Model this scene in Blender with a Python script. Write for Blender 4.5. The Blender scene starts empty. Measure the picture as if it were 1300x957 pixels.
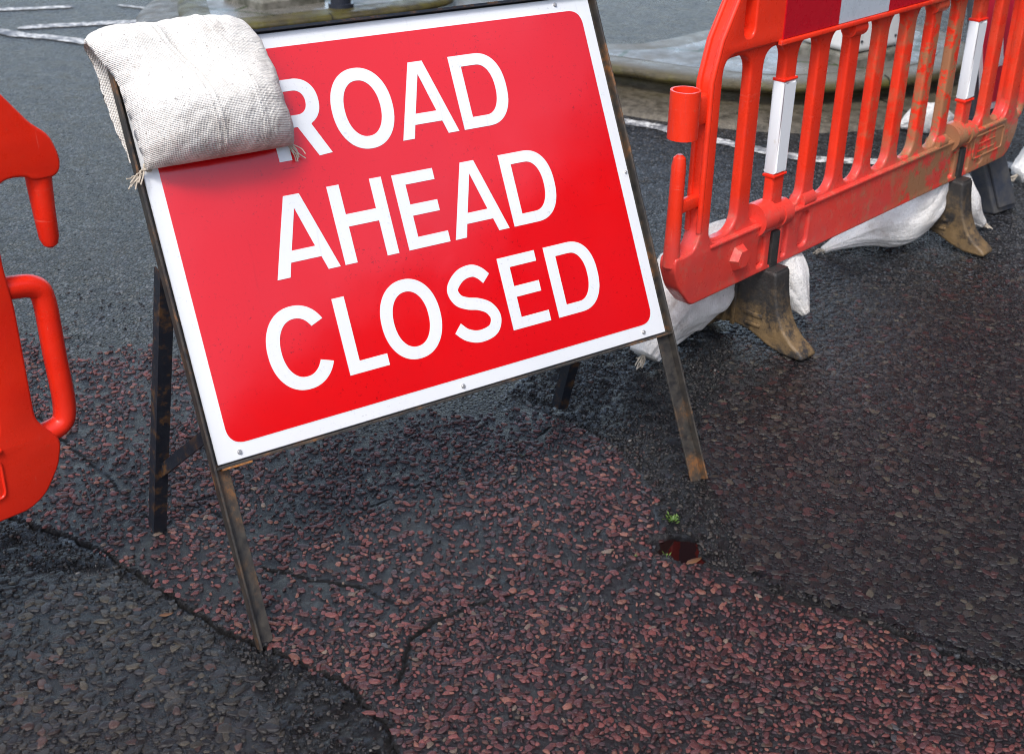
import bpy, bmesh, math, random
import numpy as np
from mathutils import Vector, Matrix
random.seed(7); rng = np.random.default_rng(11)
S = bpy.context.scene
R = math.radians

# ---------------------------------------------------------------- camera, world, light, exposure
cd = bpy.data.cameras.new('camera'); cam = bpy.data.objects.new('camera', cd); S.collection.objects.link(cam)
S.camera = cam
cr = Vector((0.99981, 0.00860, 0.01775)); cdn = Vector((0.01972, -0.43617, -0.89965)); cf = Vector((0.0, 0.89982, -0.43626))
cam.matrix_world = Matrix(((cr.x, -cdn.x, -cf.x, 0), (cr.y, -cdn.y, -cf.y, 0), (cr.z, -cdn.z, -cf.z, 1.5077), (0, 0, 0, 1)))
cd.sensor_width = 36; cd.sensor_fit = 'HORIZONTAL'; cd.lens = 44.95
cd.shift_y = -44.5 / 1300
cd.clip_start = 0.05; cd.clip_end = 500
cd.dof.use_dof = True; cd.dof.focus_distance = 2.55; cd.dof.aperture_fstop = 7.0

SUN_EL, SUN_AZ = 56, 196          # azimuth measured clockwise from +Y
world = bpy.data.worlds.new('World'); S.world = world; world.use_nodes = True
wn = world.node_tree.nodes; wl = world.node_tree.links
bg = wn['Background']; bg.inputs['Strength'].default_value = 0.15
sky = wn.new('ShaderNodeTexSky'); sky.sky_type = 'NISHITA'; sky.sun_disc = False
sky.sun_elevation = R(SUN_EL); sky.sun_rotation = R(SUN_AZ)
sky.air_density = 1.0; sky.dust_density = 3.0; sky.ozone_density = 1.0
tc = wn.new('ShaderNodeTexCoord'); mp = wn.new('ShaderNodeMapping'); mp.inputs['Scale'].default_value = (1, 1, 2.4)
cn = wn.new('ShaderNodeTexNoise'); cn.inputs['Scale'].default_value = 1.7; cn.inputs['Detail'].default_value = 6
ramp = wn.new('ShaderNodeMapRange'); ramp.inputs['From Min'].default_value = .40; ramp.inputs['From Max'].default_value = .58
ramp.inputs['To Min'].default_value = .05; ramp.inputs['To Max'].default_value = 1
hs = wn.new('ShaderNodeHueSaturation'); hs.inputs['Saturation'].default_value = .85; hs.inputs['Value'].default_value = 2.0
mixc = wn.new('ShaderNodeMixRGB')
wl.new(tc.outputs['Generated'], mp.inputs['Vector']); wl.new(mp.outputs['Vector'], cn.inputs['Vector'])
wl.new(cn.outputs['Fac'], ramp.inputs['Value']); wl.new(ramp.outputs['Result'], mixc.inputs['Fac'])
wl.new(sky.outputs['Color'], mixc.inputs['Color1']); wl.new(sky.outputs['Color'], hs.inputs['Color']); wl.new(hs.outputs['Color'], mixc.inputs['Color2'])
# sky gain shaped for wet-road reflections: dimmed high ahead, raised towards the horizon
sx = wn.new('ShaderNodeSeparateXYZ'); wl.new(tc.outputs['Generated'], sx.inputs[0])
def mr(src, a, b, c, d):
    t = wn.new('ShaderNodeMapRange'); t.interpolation_type = 'SMOOTHSTEP'
    for k, v in (('From Min', a), ('From Max', b), ('To Min', c), ('To Max', d)): t.inputs[k].default_value = v
    wl.new(src, t.inputs['Value']); return t.outputs['Result']
def mm(op, a, b):
    t = wn.new('ShaderNodeMath'); t.operation = op
    for i, v in enumerate((a, b)):
        if isinstance(v, float): t.inputs[i].default_value = v
        else: wl.new(v, t.inputs[i])
    return t.outputs[0]
edge = mm('ADD', sx.outputs[2], mr(cn.outputs['Fac'], .3, .7, -.07, .07))
dim_high = mm('MULTIPLY', mr(edge, .40, .52, 0, 1), mr(sx.outputs[1], -.15, .25, 0, 1))
low = mm('MULTIPLY', mr(edge, .50, .38, 0, 1), mr(sx.outputs[1], .1, .5, 0, 1))
gain = mm('ADD', mm('MULTIPLY', dim_high, -.85), mm('ADD', mm('MULTIPLY', low, .85), 1.0))
vm = wn.new('ShaderNodeVectorMath'); vm.operation = 'SCALE'
wl.new(mixc.outputs['Color'], vm.inputs[0]); wl.new(gain, vm.inputs['Scale']); wl.new(vm.outputs['Vector'], bg.inputs['Color'])
sd = bpy.data.lights.new('sun', 'SUN'); sd.energy = 1.7; sd.angle = R(12); sd.color = (1, .975, .94)
sun = bpy.data.objects.new('sun', sd); S.collection.objects.link(sun)
sv = Vector((math.sin(R(SUN_AZ)) * math.cos(R(SUN_EL)), math.cos(R(SUN_AZ)) * math.cos(R(SUN_EL)), math.sin(R(SUN_EL))))
sun.rotation_euler = sv.to_track_quat('Z', 'Y').to_euler()
S.view_settings.view_transform = 'Standard'; S.view_settings.look = 'None'
S.view_settings.exposure = 0.10; S.view_settings.gamma = 1
try: S.cycles.use_denoising = True; S.cycles.filter_width = 1.0
except Exception: pass

# ---------------------------------------------------------------- helpers
C = S.collection
def tag(o, label=None, cat=None, group=None, kind=None):
    if label: o['label'] = label
    if cat: o['category'] = cat
    if group: o['group'] = group
    if kind: o['kind'] = kind
    return o
def thing(name, label, cat, mat=None, group=None, loc=None):
    o = bpy.data.objects.new(name, None); C.objects.link(o); o.empty_display_size = .1
    if mat is not None: o.matrix_world = mat
    if loc is not None: o.location = loc
    return tag(o, label, cat, group)
def link(name, me, m, parent=None, smooth=None):
    o = bpy.data.objects.new(name, me); C.objects.link(o)
    if m is not None:
        me.materials.clear(); me.materials.append(m)
    if parent is not None: o.parent = parent
    if smooth is not None:
        me.polygons.foreach_set('use_smooth', [smooth] * len(me.polygons))
    return o
def npmesh(name, V, F):
    me = bpy.data.meshes.new(name)
    V = np.asarray(V, np.float32); n = len(V)
    me.vertices.add(n); me.vertices.foreach_set('co', V.ravel())
    F = [np.asarray(f, np.int32) for f in (F if isinstance(F, list) else [F]) if len(f)]
    tot = np.concatenate([np.full(len(f), f.shape[1], np.int32) for f in F])
    idx = np.concatenate([f.ravel() for f in F])
    me.loops.add(len(idx)); me.loops.foreach_set('vertex_index', idx)
    me.polygons.add(len(tot)); me.polygons.foreach_set('loop_start', np.concatenate([[0], np.cumsum(tot)[:-1]]).astype(np.int32))
    try: me.polygons.foreach_set('loop_total', tot)
    except Exception: pass
    me.update(calc_edges=True); me.validate()
    return me
def gridF(nx, ny, wrap=False):
    i, j = np.meshgrid(np.arange(nx - (0 if wrap else 1)), np.arange(ny - 1), indexing='ij')
    a = i * ny + j; b = ((i + 1) % nx) * ny + j
    return np.stack([a, b, b + 1, a + 1], -1).reshape(-1, 4)
def bm_mesh(bm, name='m'):
    me = bpy.data.meshes.new(name); bmesh.ops.recalc_face_normals(bm, faces=bm.faces); bm.to_mesh(me); bm.free(); return me
def add_box(bm, lo, hi, bev=0.0, M=None, seg=2):
    r = bmesh.ops.create_cube(bm, size=1)
    vs = r['verts']
    for v in vs:
        v.co = Vector([lo[k] + (v.co[k] + .5) * (hi[k] - lo[k]) for k in range(3)])
    if bev > 0:
        es = list({e for v in vs for e in v.link_edges})
        rr = bmesh.ops.bevel(bm, geom=es, offset=bev, segments=seg, affect='EDGES', profile=.5)
        vs = list({v for f in rr['faces'] for v in f.verts} | {v for v in vs if v.is_valid})
    if M is not None:
        for v in vs: v.co = M @ v.co
    return vs
def add_cyl(bm, p0, p1, r0, r1=None, n=20, caps=True):
    r1 = r0 if r1 is None else r1
    p0 = Vector(p0); p1 = Vector(p1); q = (p1 - p0).to_track_quat('Z', 'Y').to_matrix()
    A = [bm.verts.new(p0 + q @ Vector((math.cos(2*math.pi*k/n)*r0, math.sin(2*math.pi*k/n)*r0, 0))) for k in range(n)]
    B = [bm.verts.new(p1 + q @ Vector((math.cos(2*math.pi*k/n)*r1, math.sin(2*math.pi*k/n)*r1, 0))) for k in range(n)]
    for k in range(n): bm.faces.new((A[k], A[(k+1) % n], B[(k+1) % n], B[k]))
    if caps: bm.faces.new(A[::-1]); bm.faces.new(B)
def add_tube(bm, pts, rad, n=14, close_ends=True):
    pts = [Vector(p) for p in pts]; rad = rad if hasattr(rad, '__len__') else [rad] * len(pts)
    rings = []; up = Vector((0.13, .31, .94))
    for i, p in enumerate(pts):
        t = (pts[min(i+1, len(pts)-1)] - pts[max(i-1, 0)]).normalized()
        a = t.cross(up).normalized(); b = t.cross(a).normalized()
        rings.append([bm.verts.new(p + (a*math.cos(2*math.pi*k/n) + b*math.sin(2*math.pi*k/n))*rad[i]) for k in range(n)])
    for i in range(len(rings)-1):
        for k in range(n): bm.faces.new((rings[i][k], rings[i][(k+1) % n], rings[i+1][(k+1) % n], rings[i+1][k]))
    if close_ends: bm.faces.new(rings[0][::-1]); bm.faces.new(rings[-1])
def shape2d(outer, holes, z0, z1, bev=0.0, seg=2):
    """closed outlines in XY extruded from z0 to z1 with rounded edges -> mesh"""
    cu = bpy.data.curves.new('c', 'CURVE'); cu.dimensions = '2D'; cu.fill_mode = 'BOTH'
    for pts in [outer] + holes:
        sp = cu.splines.new('POLY'); sp.points.add(len(pts) - 1); sp.use_cyclic_u = True
        for i, p in enumerate(pts): sp.points[i].co = (p[0], p[1], 0, 1)
    h = (z1 - z0) / 2
    cu.extrude = max(h - bev, 1e-5); cu.bevel_depth = bev; cu.bevel_resolution = seg; cu.offset = -bev
    ob = bpy.data.objects.new('c', cu); C.objects.link(ob)
    dg = bpy.context.evaluated_depsgraph_get(); dg.update()
    me = bpy.data.meshes.new_from_object(ob.evaluated_get(dg))
    bpy.data.objects.remove(ob); bpy.data.curves.remove(cu)
    me.transform(Matrix.Translation((0, 0, (z0 + z1) / 2)))
    return me
def join(meshes, name='j', M=None):
    bm = bmesh.new()
    for me in meshes: bm.from_mesh(me); bpy.data.meshes.remove(me)
    bmesh.ops.remove_doubles(bm, verts=bm.verts, dist=1e-5)
    if M is not None: bm.transform(M)
    return bm_mesh(bm, name)
def rnd_poly(pts, r, n=6):
    """round the corners of a polygon"""
    out = []; m = len(pts)
    for i in range(m):
        p = Vector(pts[i][:2]); a = Vector(pts[i-1][:2]); b = Vector(pts[(i+1) % m][:2])
        ri = pts[i][2] if len(pts[i]) > 2 else r
        da = (a - p); db = (b - p); ra = min(ri, da.length*.48); rb = min(ri, db.length*.48)
        q0 = p + da.normalized()*ra; q1 = p + db.normalized()*rb
        for k in range(n + 1):
            t = k / n; out.append(tuple(q0*(1-t)**2 + p*2*t*(1-t) + q1*t*t))
    return out
def catmull(P, n=10, closed=False):
    P = [np.array(p, float) for p in P]; out = []; m = len(P)
    rngi = range(m if closed else m - 1)
    for i in rngi:
        g = (lambda k: P[k % m]) if closed else (lambda k: P[min(max(k, 0), m-1)])
        a, b, c, d = g(i-1), g(i), g(i+1), g(i+2)
        for k in range(n):
            t = k / n
            out.append(.5*((2*b) + (-a+c)*t + (2*a-5*b+4*c-d)*t*t + (-a+3*b-3*c+d)*t**3))
    if not closed: out.append(P[-1])
    return np.array(out)
# numpy noise
_P = rng.random((256, 256)).astype(np.float64)
def vnoise(x, y):
    xi = np.floor(x).astype(int); yi = np.floor(y).astype(int); fx = x - xi; fy = y - yi
    fx = fx*fx*(3-2*fx); fy = fy*fy*(3-2*fy)
    g = lambda a, b: _P[a & 255, b & 255]
    return (g(xi, yi)*(1-fx)+g(xi+1, yi)*fx)*(1-fy) + (g(xi, yi+1)*(1-fx)+g(xi+1, yi+1)*fx)*fy - .5
def fbm(x, y, o=4):
    s = 0; a = 1
    for k in range(o): s = s + a*vnoise(x*2**k + 17.3*k, y*2**k + 5.1*k); a *= .5
    return s
def segdist(px, py, pts, closed=False):
    d = np.full(px.shape, 1e9); m = len(pts)
    for i in range(m if closed else m-1):
        ax, ay = pts[i][:2]; bx, by = pts[(i+1) % m][:2]
        t = np.clip(((px-ax)*(bx-ax)+(py-ay)*(by-ay))/((bx-ax)**2+(by-ay)**2+1e-12), 0, 1)
        d = np.minimum(d, np.hypot(px-ax-t*(bx-ax), py-ay-t*(by-ay)))
    return d
def inside(px, py, pts):
    c = np.zeros(px.shape, bool); m = len(pts)
    for i in range(m):
        ax, ay = pts[i]; bx, by = pts[(i+1) % m]
        k = ((ay > py) != (by > py)); c ^= k & (px < (bx-ax)*(py-ay)/((by-ay) if by != ay else 1e-9)+ax)
    return c
def sdf(px, py, pts):      # positive inside
    return np.where(inside(px, py, pts), 1, -1)*segdist(px, py, pts, True)
def sstep(a, b, x):
    t = np.clip((x-a)/(b-a), 0, 1); return t*t*(3-2*t)

# ---------------------------------------------------------------- materials
class MT:
    def __init__(s, name):
        s.m = bpy.data.materials.new(name); s.m.use_nodes = True
        s.n = s.m.node_tree.nodes; s.l = s.m.node_tree.links; s.b = s.n['Principled BSDF']
        s.tc = s.n.new('ShaderNodeTexCoord')
    def set(s, **k):
        for a, v in k.items(): s.b.inputs[a.replace('_', ' ')].default_value = v
        return s
    def noise(s, scale, detail=5, rough=.6, coord='Object', sc=None, dist=0):
        t = s.n.new('ShaderNodeTexNoise'); t.inputs['Scale'].default_value = scale; t.inputs['Detail'].default_value = detail
        t.inputs['Roughness'].default_value = rough; t.inputs['Distortion'].default_value = dist
        s.vec(t, coord, sc); return t.outputs['Fac']
    def vec(s, t, coord, sc=None):
        if sc:
            m = s.n.new('ShaderNodeMapping'); m.inputs['Scale'].default_value = sc
            s.l.new(s.tc.outputs[coord], m.inputs['Vector']); s.l.new(m.outputs['Vector'], t.inputs['Vector'])
        else: s.l.new(s.tc.outputs[coord], t.inputs['Vector'])
    def voro(s, scale, feature='F1', out='Distance', coord='Object', sc=None, rnd=1):
        t = s.n.new('ShaderNodeTexVoronoi'); t.feature = feature; t.inputs['Scale'].default_value = scale
        t.inputs['Randomness'].default_value = rnd; s.vec(t, coord, sc); return t.outputs[out]
    def rng(s, v, a, b, c=0, d=1):
        t = s.n.new('ShaderNodeMapRange'); t.inputs['From Min'].default_value = a; t.inputs['From Max'].default_value = b
        t.inputs['To Min'].default_value = c; t.inputs['To Max'].default_value = d; s.l.new(v, t.inputs['Value']); return t.outputs['Result']
    def math(s, op, a, b=None):
        t = s.n.new('ShaderNodeMath'); t.operation = op
        for i, v in enumerate((a, b)):
            if v is None: continue
            if isinstance(v, (int, float)): t.inputs[i].default_value = v
            else: s.l.new(v, t.inputs[i])
        return t.outputs[0]
    def mix(s, f, a, b, mode='MIX'):
        t = s.n.new('ShaderNodeMixRGB'); t.blend_type = mode
        for k, v in (('Fac', f), ('Color1', a), ('Color2', b)):
            if isinstance(v, (int, float)): t.inputs[k].default_value = v
            elif isinstance(v, tuple): t.inputs[k].default_value = (*v, 1) if len(v) == 3 else v
            else: s.l.new(v, t.inputs[k])
        return t.outputs['Color']
    def attr(s, name, out='Color'):
        t = s.n.new('ShaderNodeAttribute'); t.attribute_name = name; return t.outputs[out]
    def xyz(s, coord='Object'):
        t = s.n.new('ShaderNodeSeparateXYZ'); s.l.new(s.tc.outputs[coord], t.inputs[0]); return t.outputs
    def bump(s, h, strength, dist, prev=None):
        t = s.n.new('ShaderNodeBump'); t.inputs['Strength'].default_value = strength; t.inputs['Distance'].default_value = dist
        s.l.new(h, t.inputs['Height'])
        if prev is not None: s.l.new(prev, t.inputs['Normal'])
        return t.outputs['Normal']
    def to(s, sock, v): s.l.new(v, s.b.inputs[sock]); return s

# ---- ground
g = MT('wet_road')
sep = g.n.new('ShaderNodeSeparateColor'); g.l.new(g.attr('zone'), sep.inputs[0])
zr, zt, zb = sep.outputs[0], sep.outputs[1], sep.outputs[2]
zc = g.attr('crack', 'Fac')
ac = g.voro(88, out='Color'); ad = g.voro(88); ae = g.voro(88, 'DISTANCE_TO_EDGE')
sepc = g.n.new('ShaderNodeSeparateColor'); g.l.new(ac, sepc.inputs[0])
big = g.noise(2.2, 5, .6)
fine = g.noise(260, 3, .6)
asph = g.mix(g.math('POWER', sepc.outputs[0], 2.2), (.008, .009, .012), (.125, .135, .155))
asph = g.mix(g.math('MULTIPLY', g.rng(sepc.outputs[1], .86, .9), .6), asph, (.16, .15, .14))
asph = g.mix(g.rng(ae, .0, .20, .95, 0), asph, (.004, .004, .005))
asph = g.mix(g.rng(big, .35, .65, .3, 0), asph, (.03, .032, .036))
tar = g.mix(g.noise(14, 5, .65), (.0012, .0014, .002), (.005, .0055, .008))
roughtar = g.mix(g.noise(60, 6, .7), (.002, .002, .0025), (.012, .011, .011))
col = g.mix(zr, asph, tar); col = g.mix(zt, col, roughtar); col = g.mix(zb, col, tar)
col = g.mix(g.math('MULTIPLY', zc, .9), col, (.006, .0055, .005))
dustm = g.math('MULTIPLY', g.rng(g.noise(5.5, 6, .7), .60, .72), .35)
col = g.mix(dustm, col, (.05, .04, .03))
g.to('Base Color', col)
ro = g.math('ADD', g.rng(g.noise(9, 5, .7), .3, .7, .14, .36), g.rng(fine, .3, .7, -.05, .08))
ro = g.mix(zt, ro, g.rng(g.noise(24, 5, .7), .35, .65, .05, .30))
ro2 = g.mix(zr, ro, g.rng(g.noise(12, 5, .7), .3, .7, .05, .22))
ro2 = g.mix(zc, ro2, (.95, .95, .95)); g.to('Roughness', ro2)
g.to('Specular IOR Level', g.math('SUBTRACT', g.math('SUBTRACT', g.math('ADD', .70, g.math('MULTIPLY', zt, .45)), g.math('MULTIPLY', g.math('SUBTRACT', 1, g.math('MINIMUM', 1, g.math('ADD', zr, g.math('ADD', zt, zb)))), .38)), g.math('MULTIPLY', zc, .6)))
g.set(IOR=1.45)
hh = g.math('MULTIPLY', g.rng(ae, 0, .28), g.rng(sepc.outputs[2], 0, 1, .45, 1))
notz = g.math('SUBTRACT', 1, g.math('MINIMUM', 1, g.math('ADD', zr, g.math('ADD', zt, zb))))
n1 = g.bump(g.math('MULTIPLY', hh, notz), 1.0, .0075)
n2 = g.bump(g.math('MULTIPLY', g.noise(48, 7, .68), g.math('SUBTRACT', 1, g.math('MULTIPLY', notz, .75))), 1.0, .011, n1)
n2 = g.bump(g.voro(150, 'SMOOTH_F1'), .6, .004, n2)
n3 = g.bump(g.math('MULTIPLY', g.noise(55, 8, .78), zt), 1.0, .035, n2)
g.to('Normal', n3)
ROAD = g.m
def chip_mat(name, rough=(.22, .5), spec=.6):
    m = MT(name); c = m.attr('tint')
    v = m.noise(420, 4, .7)
    c2 = m.mix(m.rng(v, .3, .7, 0, .55), c, (.02, .018, .02), 'MIX')
    m.to('Base Color', c2).to('Roughness', m.rng(m.noise(160, 3, .6), .3, .7, *rough))
    m.b.inputs['Specular IOR Level'].default_value = spec
    m.to('Normal', m.bump(m.noise(330, 5, .7), .7, .002)); return m.m
CHIP_R = chip_mat('red_chip', (.10, .34), .32); CHIP_G = chip_mat('grey_chip', (.10, .34), .30)
w = MT('puddle_water'); w.set(Base_Color=(.010, .004, .004, 1), Roughness=.02, IOR=1.33)
w.to('Normal', w.bump(w.noise(14, 3), .08, .003)); WATER = w.m
pm = MT('road_paint')
wear = pm.math('MULTIPLY', pm.rng(pm.noise(30, 8, .8), .45, .55), pm.rng(pm.noise(5, 4, .6), .38, .5))
pm.to('Base Color', pm.mix(wear, (.10, .10, .11), (.72, .72, .70))); pm.set(Roughness=.45)
pm.to('Normal', pm.bump(pm.voro(88), .5, .002)); PAINT = pm.m

def plastic(name, base, dark, dirt_amt, dirt_x=None, faded=(.55, .10, .09)):
    m = MT(name); x = m.xyz()
    n = m.noise(7, 6, .7); fn = m.noise(3.2, 5, .65)
    c = m.mix(m.rng(n, .35, .7), base, dark)
    lowm = m.rng(x[2], .42, .34)
    c = m.mix(m.math('MULTIPLY', lowm, m.rng(fn, .30, .62, .25, .75)), c, faded)
    c = m.mix(m.math('MULTIPLY', m.rng(m.noise(140, 2, .5, sc=(1, 1, .12)), .60, .72), .30), c, faded)
    if dirt_x:
        c = m.mix(m.math('MULTIPLY', lowm, m.rng(m.noise(20, 8, .8), .52, .66, 0, .5)), c, (.42, .20, .14))
        msk = m.rng(m.math('ADD', x[0], m.rng(m.noise(5, 5, .7), 0, 1, -.7, .7)), dirt_x, dirt_x + .30)
        pat = m.rng(m.noise(11, 8, .72), .45, .50)
        msk = m.math('MULTIPLY', msk, m.math('SUBTRACT', 1, m.math('MULTIPLY', m.rng(x[0], 1.46, 1.6), m.rng(x[2], .33, .38, 0, .85))))
        zm = m.rng(x[2], .86, .66)
        front = m.math('MULTIPLY', m.math('MULTIPLY', msk, pat), zm)
        c = m.mix(m.math('MULTIPLY', front, dirt_amt), c, (.30, .185, .09))
    spk = m.rng(m.noise(55, 7, .8), .60, .72)
    c = m.mix(m.math('MULTIPLY', spk, .45), c, (.24, .13, .06))
    scr = m.math('MAXIMUM', m.rng(m.noise(5, 6, .8, sc=(1, 1, 22), dist=.4), .64, .66), m.rng(m.noise(5, 6, .8, sc=(26, 1, 1.5), dist=.4), .65, .67))
    c = m.mix(m.math('MULTIPLY', scr, .35), c, (.85, .25, .18))
    m.to('Base Color', c).to('Roughness', m.rng(m.noise(30, 5, .7), .3, .7, .20, .44))
    m.b.inputs['Specular IOR Level'].default_value = .45
    n1 = m.bump(m.noise(4, 2), .25, .02)
    m.to('Normal', m.bump(m.noise(220, 3, .6), .12, .002, n1)); return m.m
PLA = plastic('barrier_plastic_muddy', (.88, .040, .012), (.76, .030, .010), .85, .95, (.60, .075, .07))
PLB = plastic('barrier_plastic_clean', (.86, .028, .008), (.76, .018, .007), 0, None, (.78, .03, .012))
def refl(name, a):
    m = MT(name); m.to('Base Color', m.mix(m.rng(m.noise(18, 7, .75, sc=(1, 1, .25)), .55, .75, 0, .4), a, tuple(v*.55 + .03 for v in a)))
    m.to('Roughness', m.rng(m.noise(40, 5), .3, .7, .2, .42)); m.to('Normal', m.bump(m.noise(5, 3), .2, .01)); return m.m
REFR = refl('reflective_red', (.50, .004, .016)); REFW = refl('reflective_white', (.50, .56, .62))
ws = MT('white_sleeve')
ws.to('Base Color', ws.mix(ws.math('MULTIPLY', ws.rng(ws.noise(26, 7, .75, sc=(1, 1, .5)), .60, .74), .6), (.84, .86, .88), (.55, .42, .28))); ws.set(Roughness=.35); SLEEVE = ws.m
ft = MT('muddy_rubber'); fz = ft.xyz()
mud = ft.math('MULTIPLY', ft.rng(ft.math('ADD', fz[2], ft.rng(ft.noise(16, 6, .75), 0, 1, -.20, .20)), .12, -.01), .93)
edge = ft.rng(ft.noise(13, 8, .78), .42, .53)
ft.to('Base Color', ft.mix(ft.math('MULTIPLY', mud, edge), (.030, .028, .027), ft.mix(ft.noise(20, 6, .7), (.08, .055, .028), (.30, .195, .09))))
ft.to('Roughness', ft.rng(ft.noise(30, 5), .3, .7, .35, .75)); ft.to('Normal', ft.bump(ft.noise(60, 6, .7), .5, .006)); FOOT = ft.m

def frame_mat():
    m = MT('rusty_steel')
    n = m.noise(9, 7, .75); n2 = m.noise(45, 6, .75)
    geo = m.n.new('ShaderNodeNewGeometry')
    c = m.mix(m.rng(n2, .3, .7), (.018, .019, .022), (.075, .066, .054))
    c = m.mix(m.rng(n, .48, .60, 0, .75), c, (.115, .075, .045))
    rust = m.math('MULTIPLY', m.rng(n, .54, .64, 0, .85), m.rng(n2, .44, .62))
    c = m.mix(rust, c, (.34, .125, .025))
    m.to('Base Color', c).to('Roughness', m.rng(n2, .3, .7, .3, .6)); m.set(Metallic=.25)
    m.to('Normal', m.bump(n2, .5, .002)); return m.m
STEEL = frame_mat()
ds = MT('dark_painted_steel'); ds.to('Base Color', ds.mix(ds.rng(ds.noise(30, 6, .75), .52, .66), (.010, .013, .020), (.10, .05, .02)))
ds.to('Roughness', ds.rng(ds.noise(40, 5), .3, .7, .28, .55)); ds.to('Normal', ds.bump(ds.noise(70, 5), .4, .002)); DSTEEL = ds.m
ru = MT('bright_rust'); ru.to('Base Color', ru.mix(ru.rng(ru.noise(60, 6, .75), .35, .62), (.07, .045, .03), (.46, .17, .03))); ru.set(Roughness=.7); RUST = ru.m

# ================================================================= ROAD SURFACE
MAIN = [(-1.75, 2.55), (-1.35, 2.37), (-1.065, 2.245), (-.946, 2.185), (-.851, 2.138), (-.731, 2.049), (-.595, 1.93), (-.491, 1.853), (-.428, 1.822), (-.335, 1.772), (-.275, 1.732), (-.19, 1.62), (-.13, 1.45), (-.1, 1.2)]
EASTB = [(1.9, 1.3), (1.35, 1.55), (.919, 1.788), (.797, 1.848), (.702, 1.924), (.623, 1.968), (.54, 2.002), (.431, 2.087), (.37, 2.115), (.30, 2.13), (.318, 2.235), (.32, 2.324), (.309, 2.43), (.235, 2.56), (.13, 2.70), (.0, 2.84)]
NORTHB = [(-.017, 2.82), (-.3, 2.76), (-.486, 2.792), (-.826, 2.997), (-1.007, 3.133), (-1.164, 3.228), (-1.4, 3.36), (-1.8, 3.5), (-2.4, 3.4)]
RED = MAIN + EASTB + NORTHB
TREN = [(-.017, 2.82), (.13, 2.70), (.235, 2.56), (.309, 2.43), (.32, 2.324), (.318, 2.235), (.29, 2.13), (.37, 2.115), (.431, 2.087), (.54, 2.002), (.702, 1.924), (.919, 1.788), (.95, 1.79), (.80, 1.88), (.62, 2.0), (.47, 2.11), (.46, 2.27), (.44, 2.42), (.45, 2.67), (.56, 2.96), (.62, 3.2), (.36, 3.2), (.1, 3.02)]
SWB = [(-2.2, 2.80)] + MAIN + [(-.33, 1.3), (-.35, 1.567), (-.425, 1.732), (-.552, 1.873), (-.666, 1.976), (-.788, 2.034), (-.976, 2.023), (-1.4, 2.10), (-2.2, 2.30)]
SWC = [(-.33, 1.2), (-.33, 1.3), (-.35, 1.567), (-.425, 1.732), (-.552, 1.873), (-.666, 1.976), (-.788, 2.034), (-.976, 2.023), (-1.4, 2.10), (-2.2, 2.30), (-2.2, 1.2)]
EASTC = [(3.2, 1.2), (1.9, 1.3), (1.35, 1.55), (.96, 1.80), (.80, 1.90), (.60, 2.02), (.46, 2.10), (.47, 2.27), (.44, 2.42), (.45, 2.67), (.56, 2.96), (.62, 3.3), (.9, 3.75), (1.6, 4.2), (3.2, 4.4)]
CR = [(MAIN[:-1], .005, .012), ([(-1.151, 2.684), (-1.0, 2.505), (-.899, 2.407), (-.795, 2.284), (-.735, 2.212)], .005, .005),
      ([(-.957, 2.219), (-.9, 2.19), (-.835, 2.138)], .006, .006),
      ([(-.488, 2.07), (-.373, 2.027), (-.295, 2.012), (-.246, 1.984), (-.214, 1.966)], .005, .007),
      ([(.329, 2.15), (.271, 2.135), (.211, 2.08), (.148, 2.052), (.071, 2.032), (.01, 2.005), (-.065, 1.963), (-.122, 1.921), (-.176, 1.862), (-.187, 1.739), (-.188, 1.5)], .006, .010),
      ([(-.011, 2.375), (.023, 2.442), (.014, 2.544), (.098, 2.658)], .004, .005),
      ([(.358, 2.138), (.431, 2.087), (.54, 2.002), (.623, 1.968), (.702, 1.924), (.797, 1.848), (.919, 1.788), (1.35, 1.55)], .007, .009),
      ([(-.679, 2.289), (-.568, 2.233)], .004, .004),
      ([(-.05, 2.578), (-.152, 2.435), (-.279, 2.303), (-.408, 2.268)], .003, .004)]
POOLS = [((.352, 2.172), .058, .050, .022)]
def warp(x, y): return x + .022*fbm(x*14, y*14, 3), y + .022*fbm(x*14+40, y*14+9, 3)
def cracks(x, y):
    wx = x + .010*fbm(x*45, y*45, 2); wy = y + .010*fbm(x*45+7, y*45+70, 2)
    z = np.zeros(x.shape); m = np.zeros(x.shape)
    for pts, wd, dp in CR:
        d = segdist(wx, wy, pts); k = (1 - sstep(wd*.2, wd*.9, d))*.6
        vis = sstep(-.35, .05, vnoise(x*11 + 3, y*11 + wd*900)) if pts is not CR[0][0] else 1
        z = np.minimum(z, -k*dp*vis); m = np.maximum(m, (1 - sstep(wd*.5, wd*1.3, d))*vis*.8)
    return z, m
def zones(x, y):
    wx, wy = warp(x, y)
    red = sstep(-.006, .006, sdf(wx, wy, RED))
    nd = segdist(x, y, NORTHB); fade = sstep(-.25, .3, fbm(x*6, y*6, 3) + (nd-.12)*4)
    red = red*np.where(nd < .3, fade, 1)
    tr = sstep(-.008, .008, sdf(wx, wy, TREN)); sw = sstep(-.01, .02, sdf(wx, wy, SWB)); swc = sstep(-.02, .02, sdf(wx, wy, SWC))
    ea = sstep(-.03, .03, sdf(wx, wy, EASTC))
    return red, np.maximum(tr, sw)*(1-red), swc, ea*(1-red)
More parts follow.
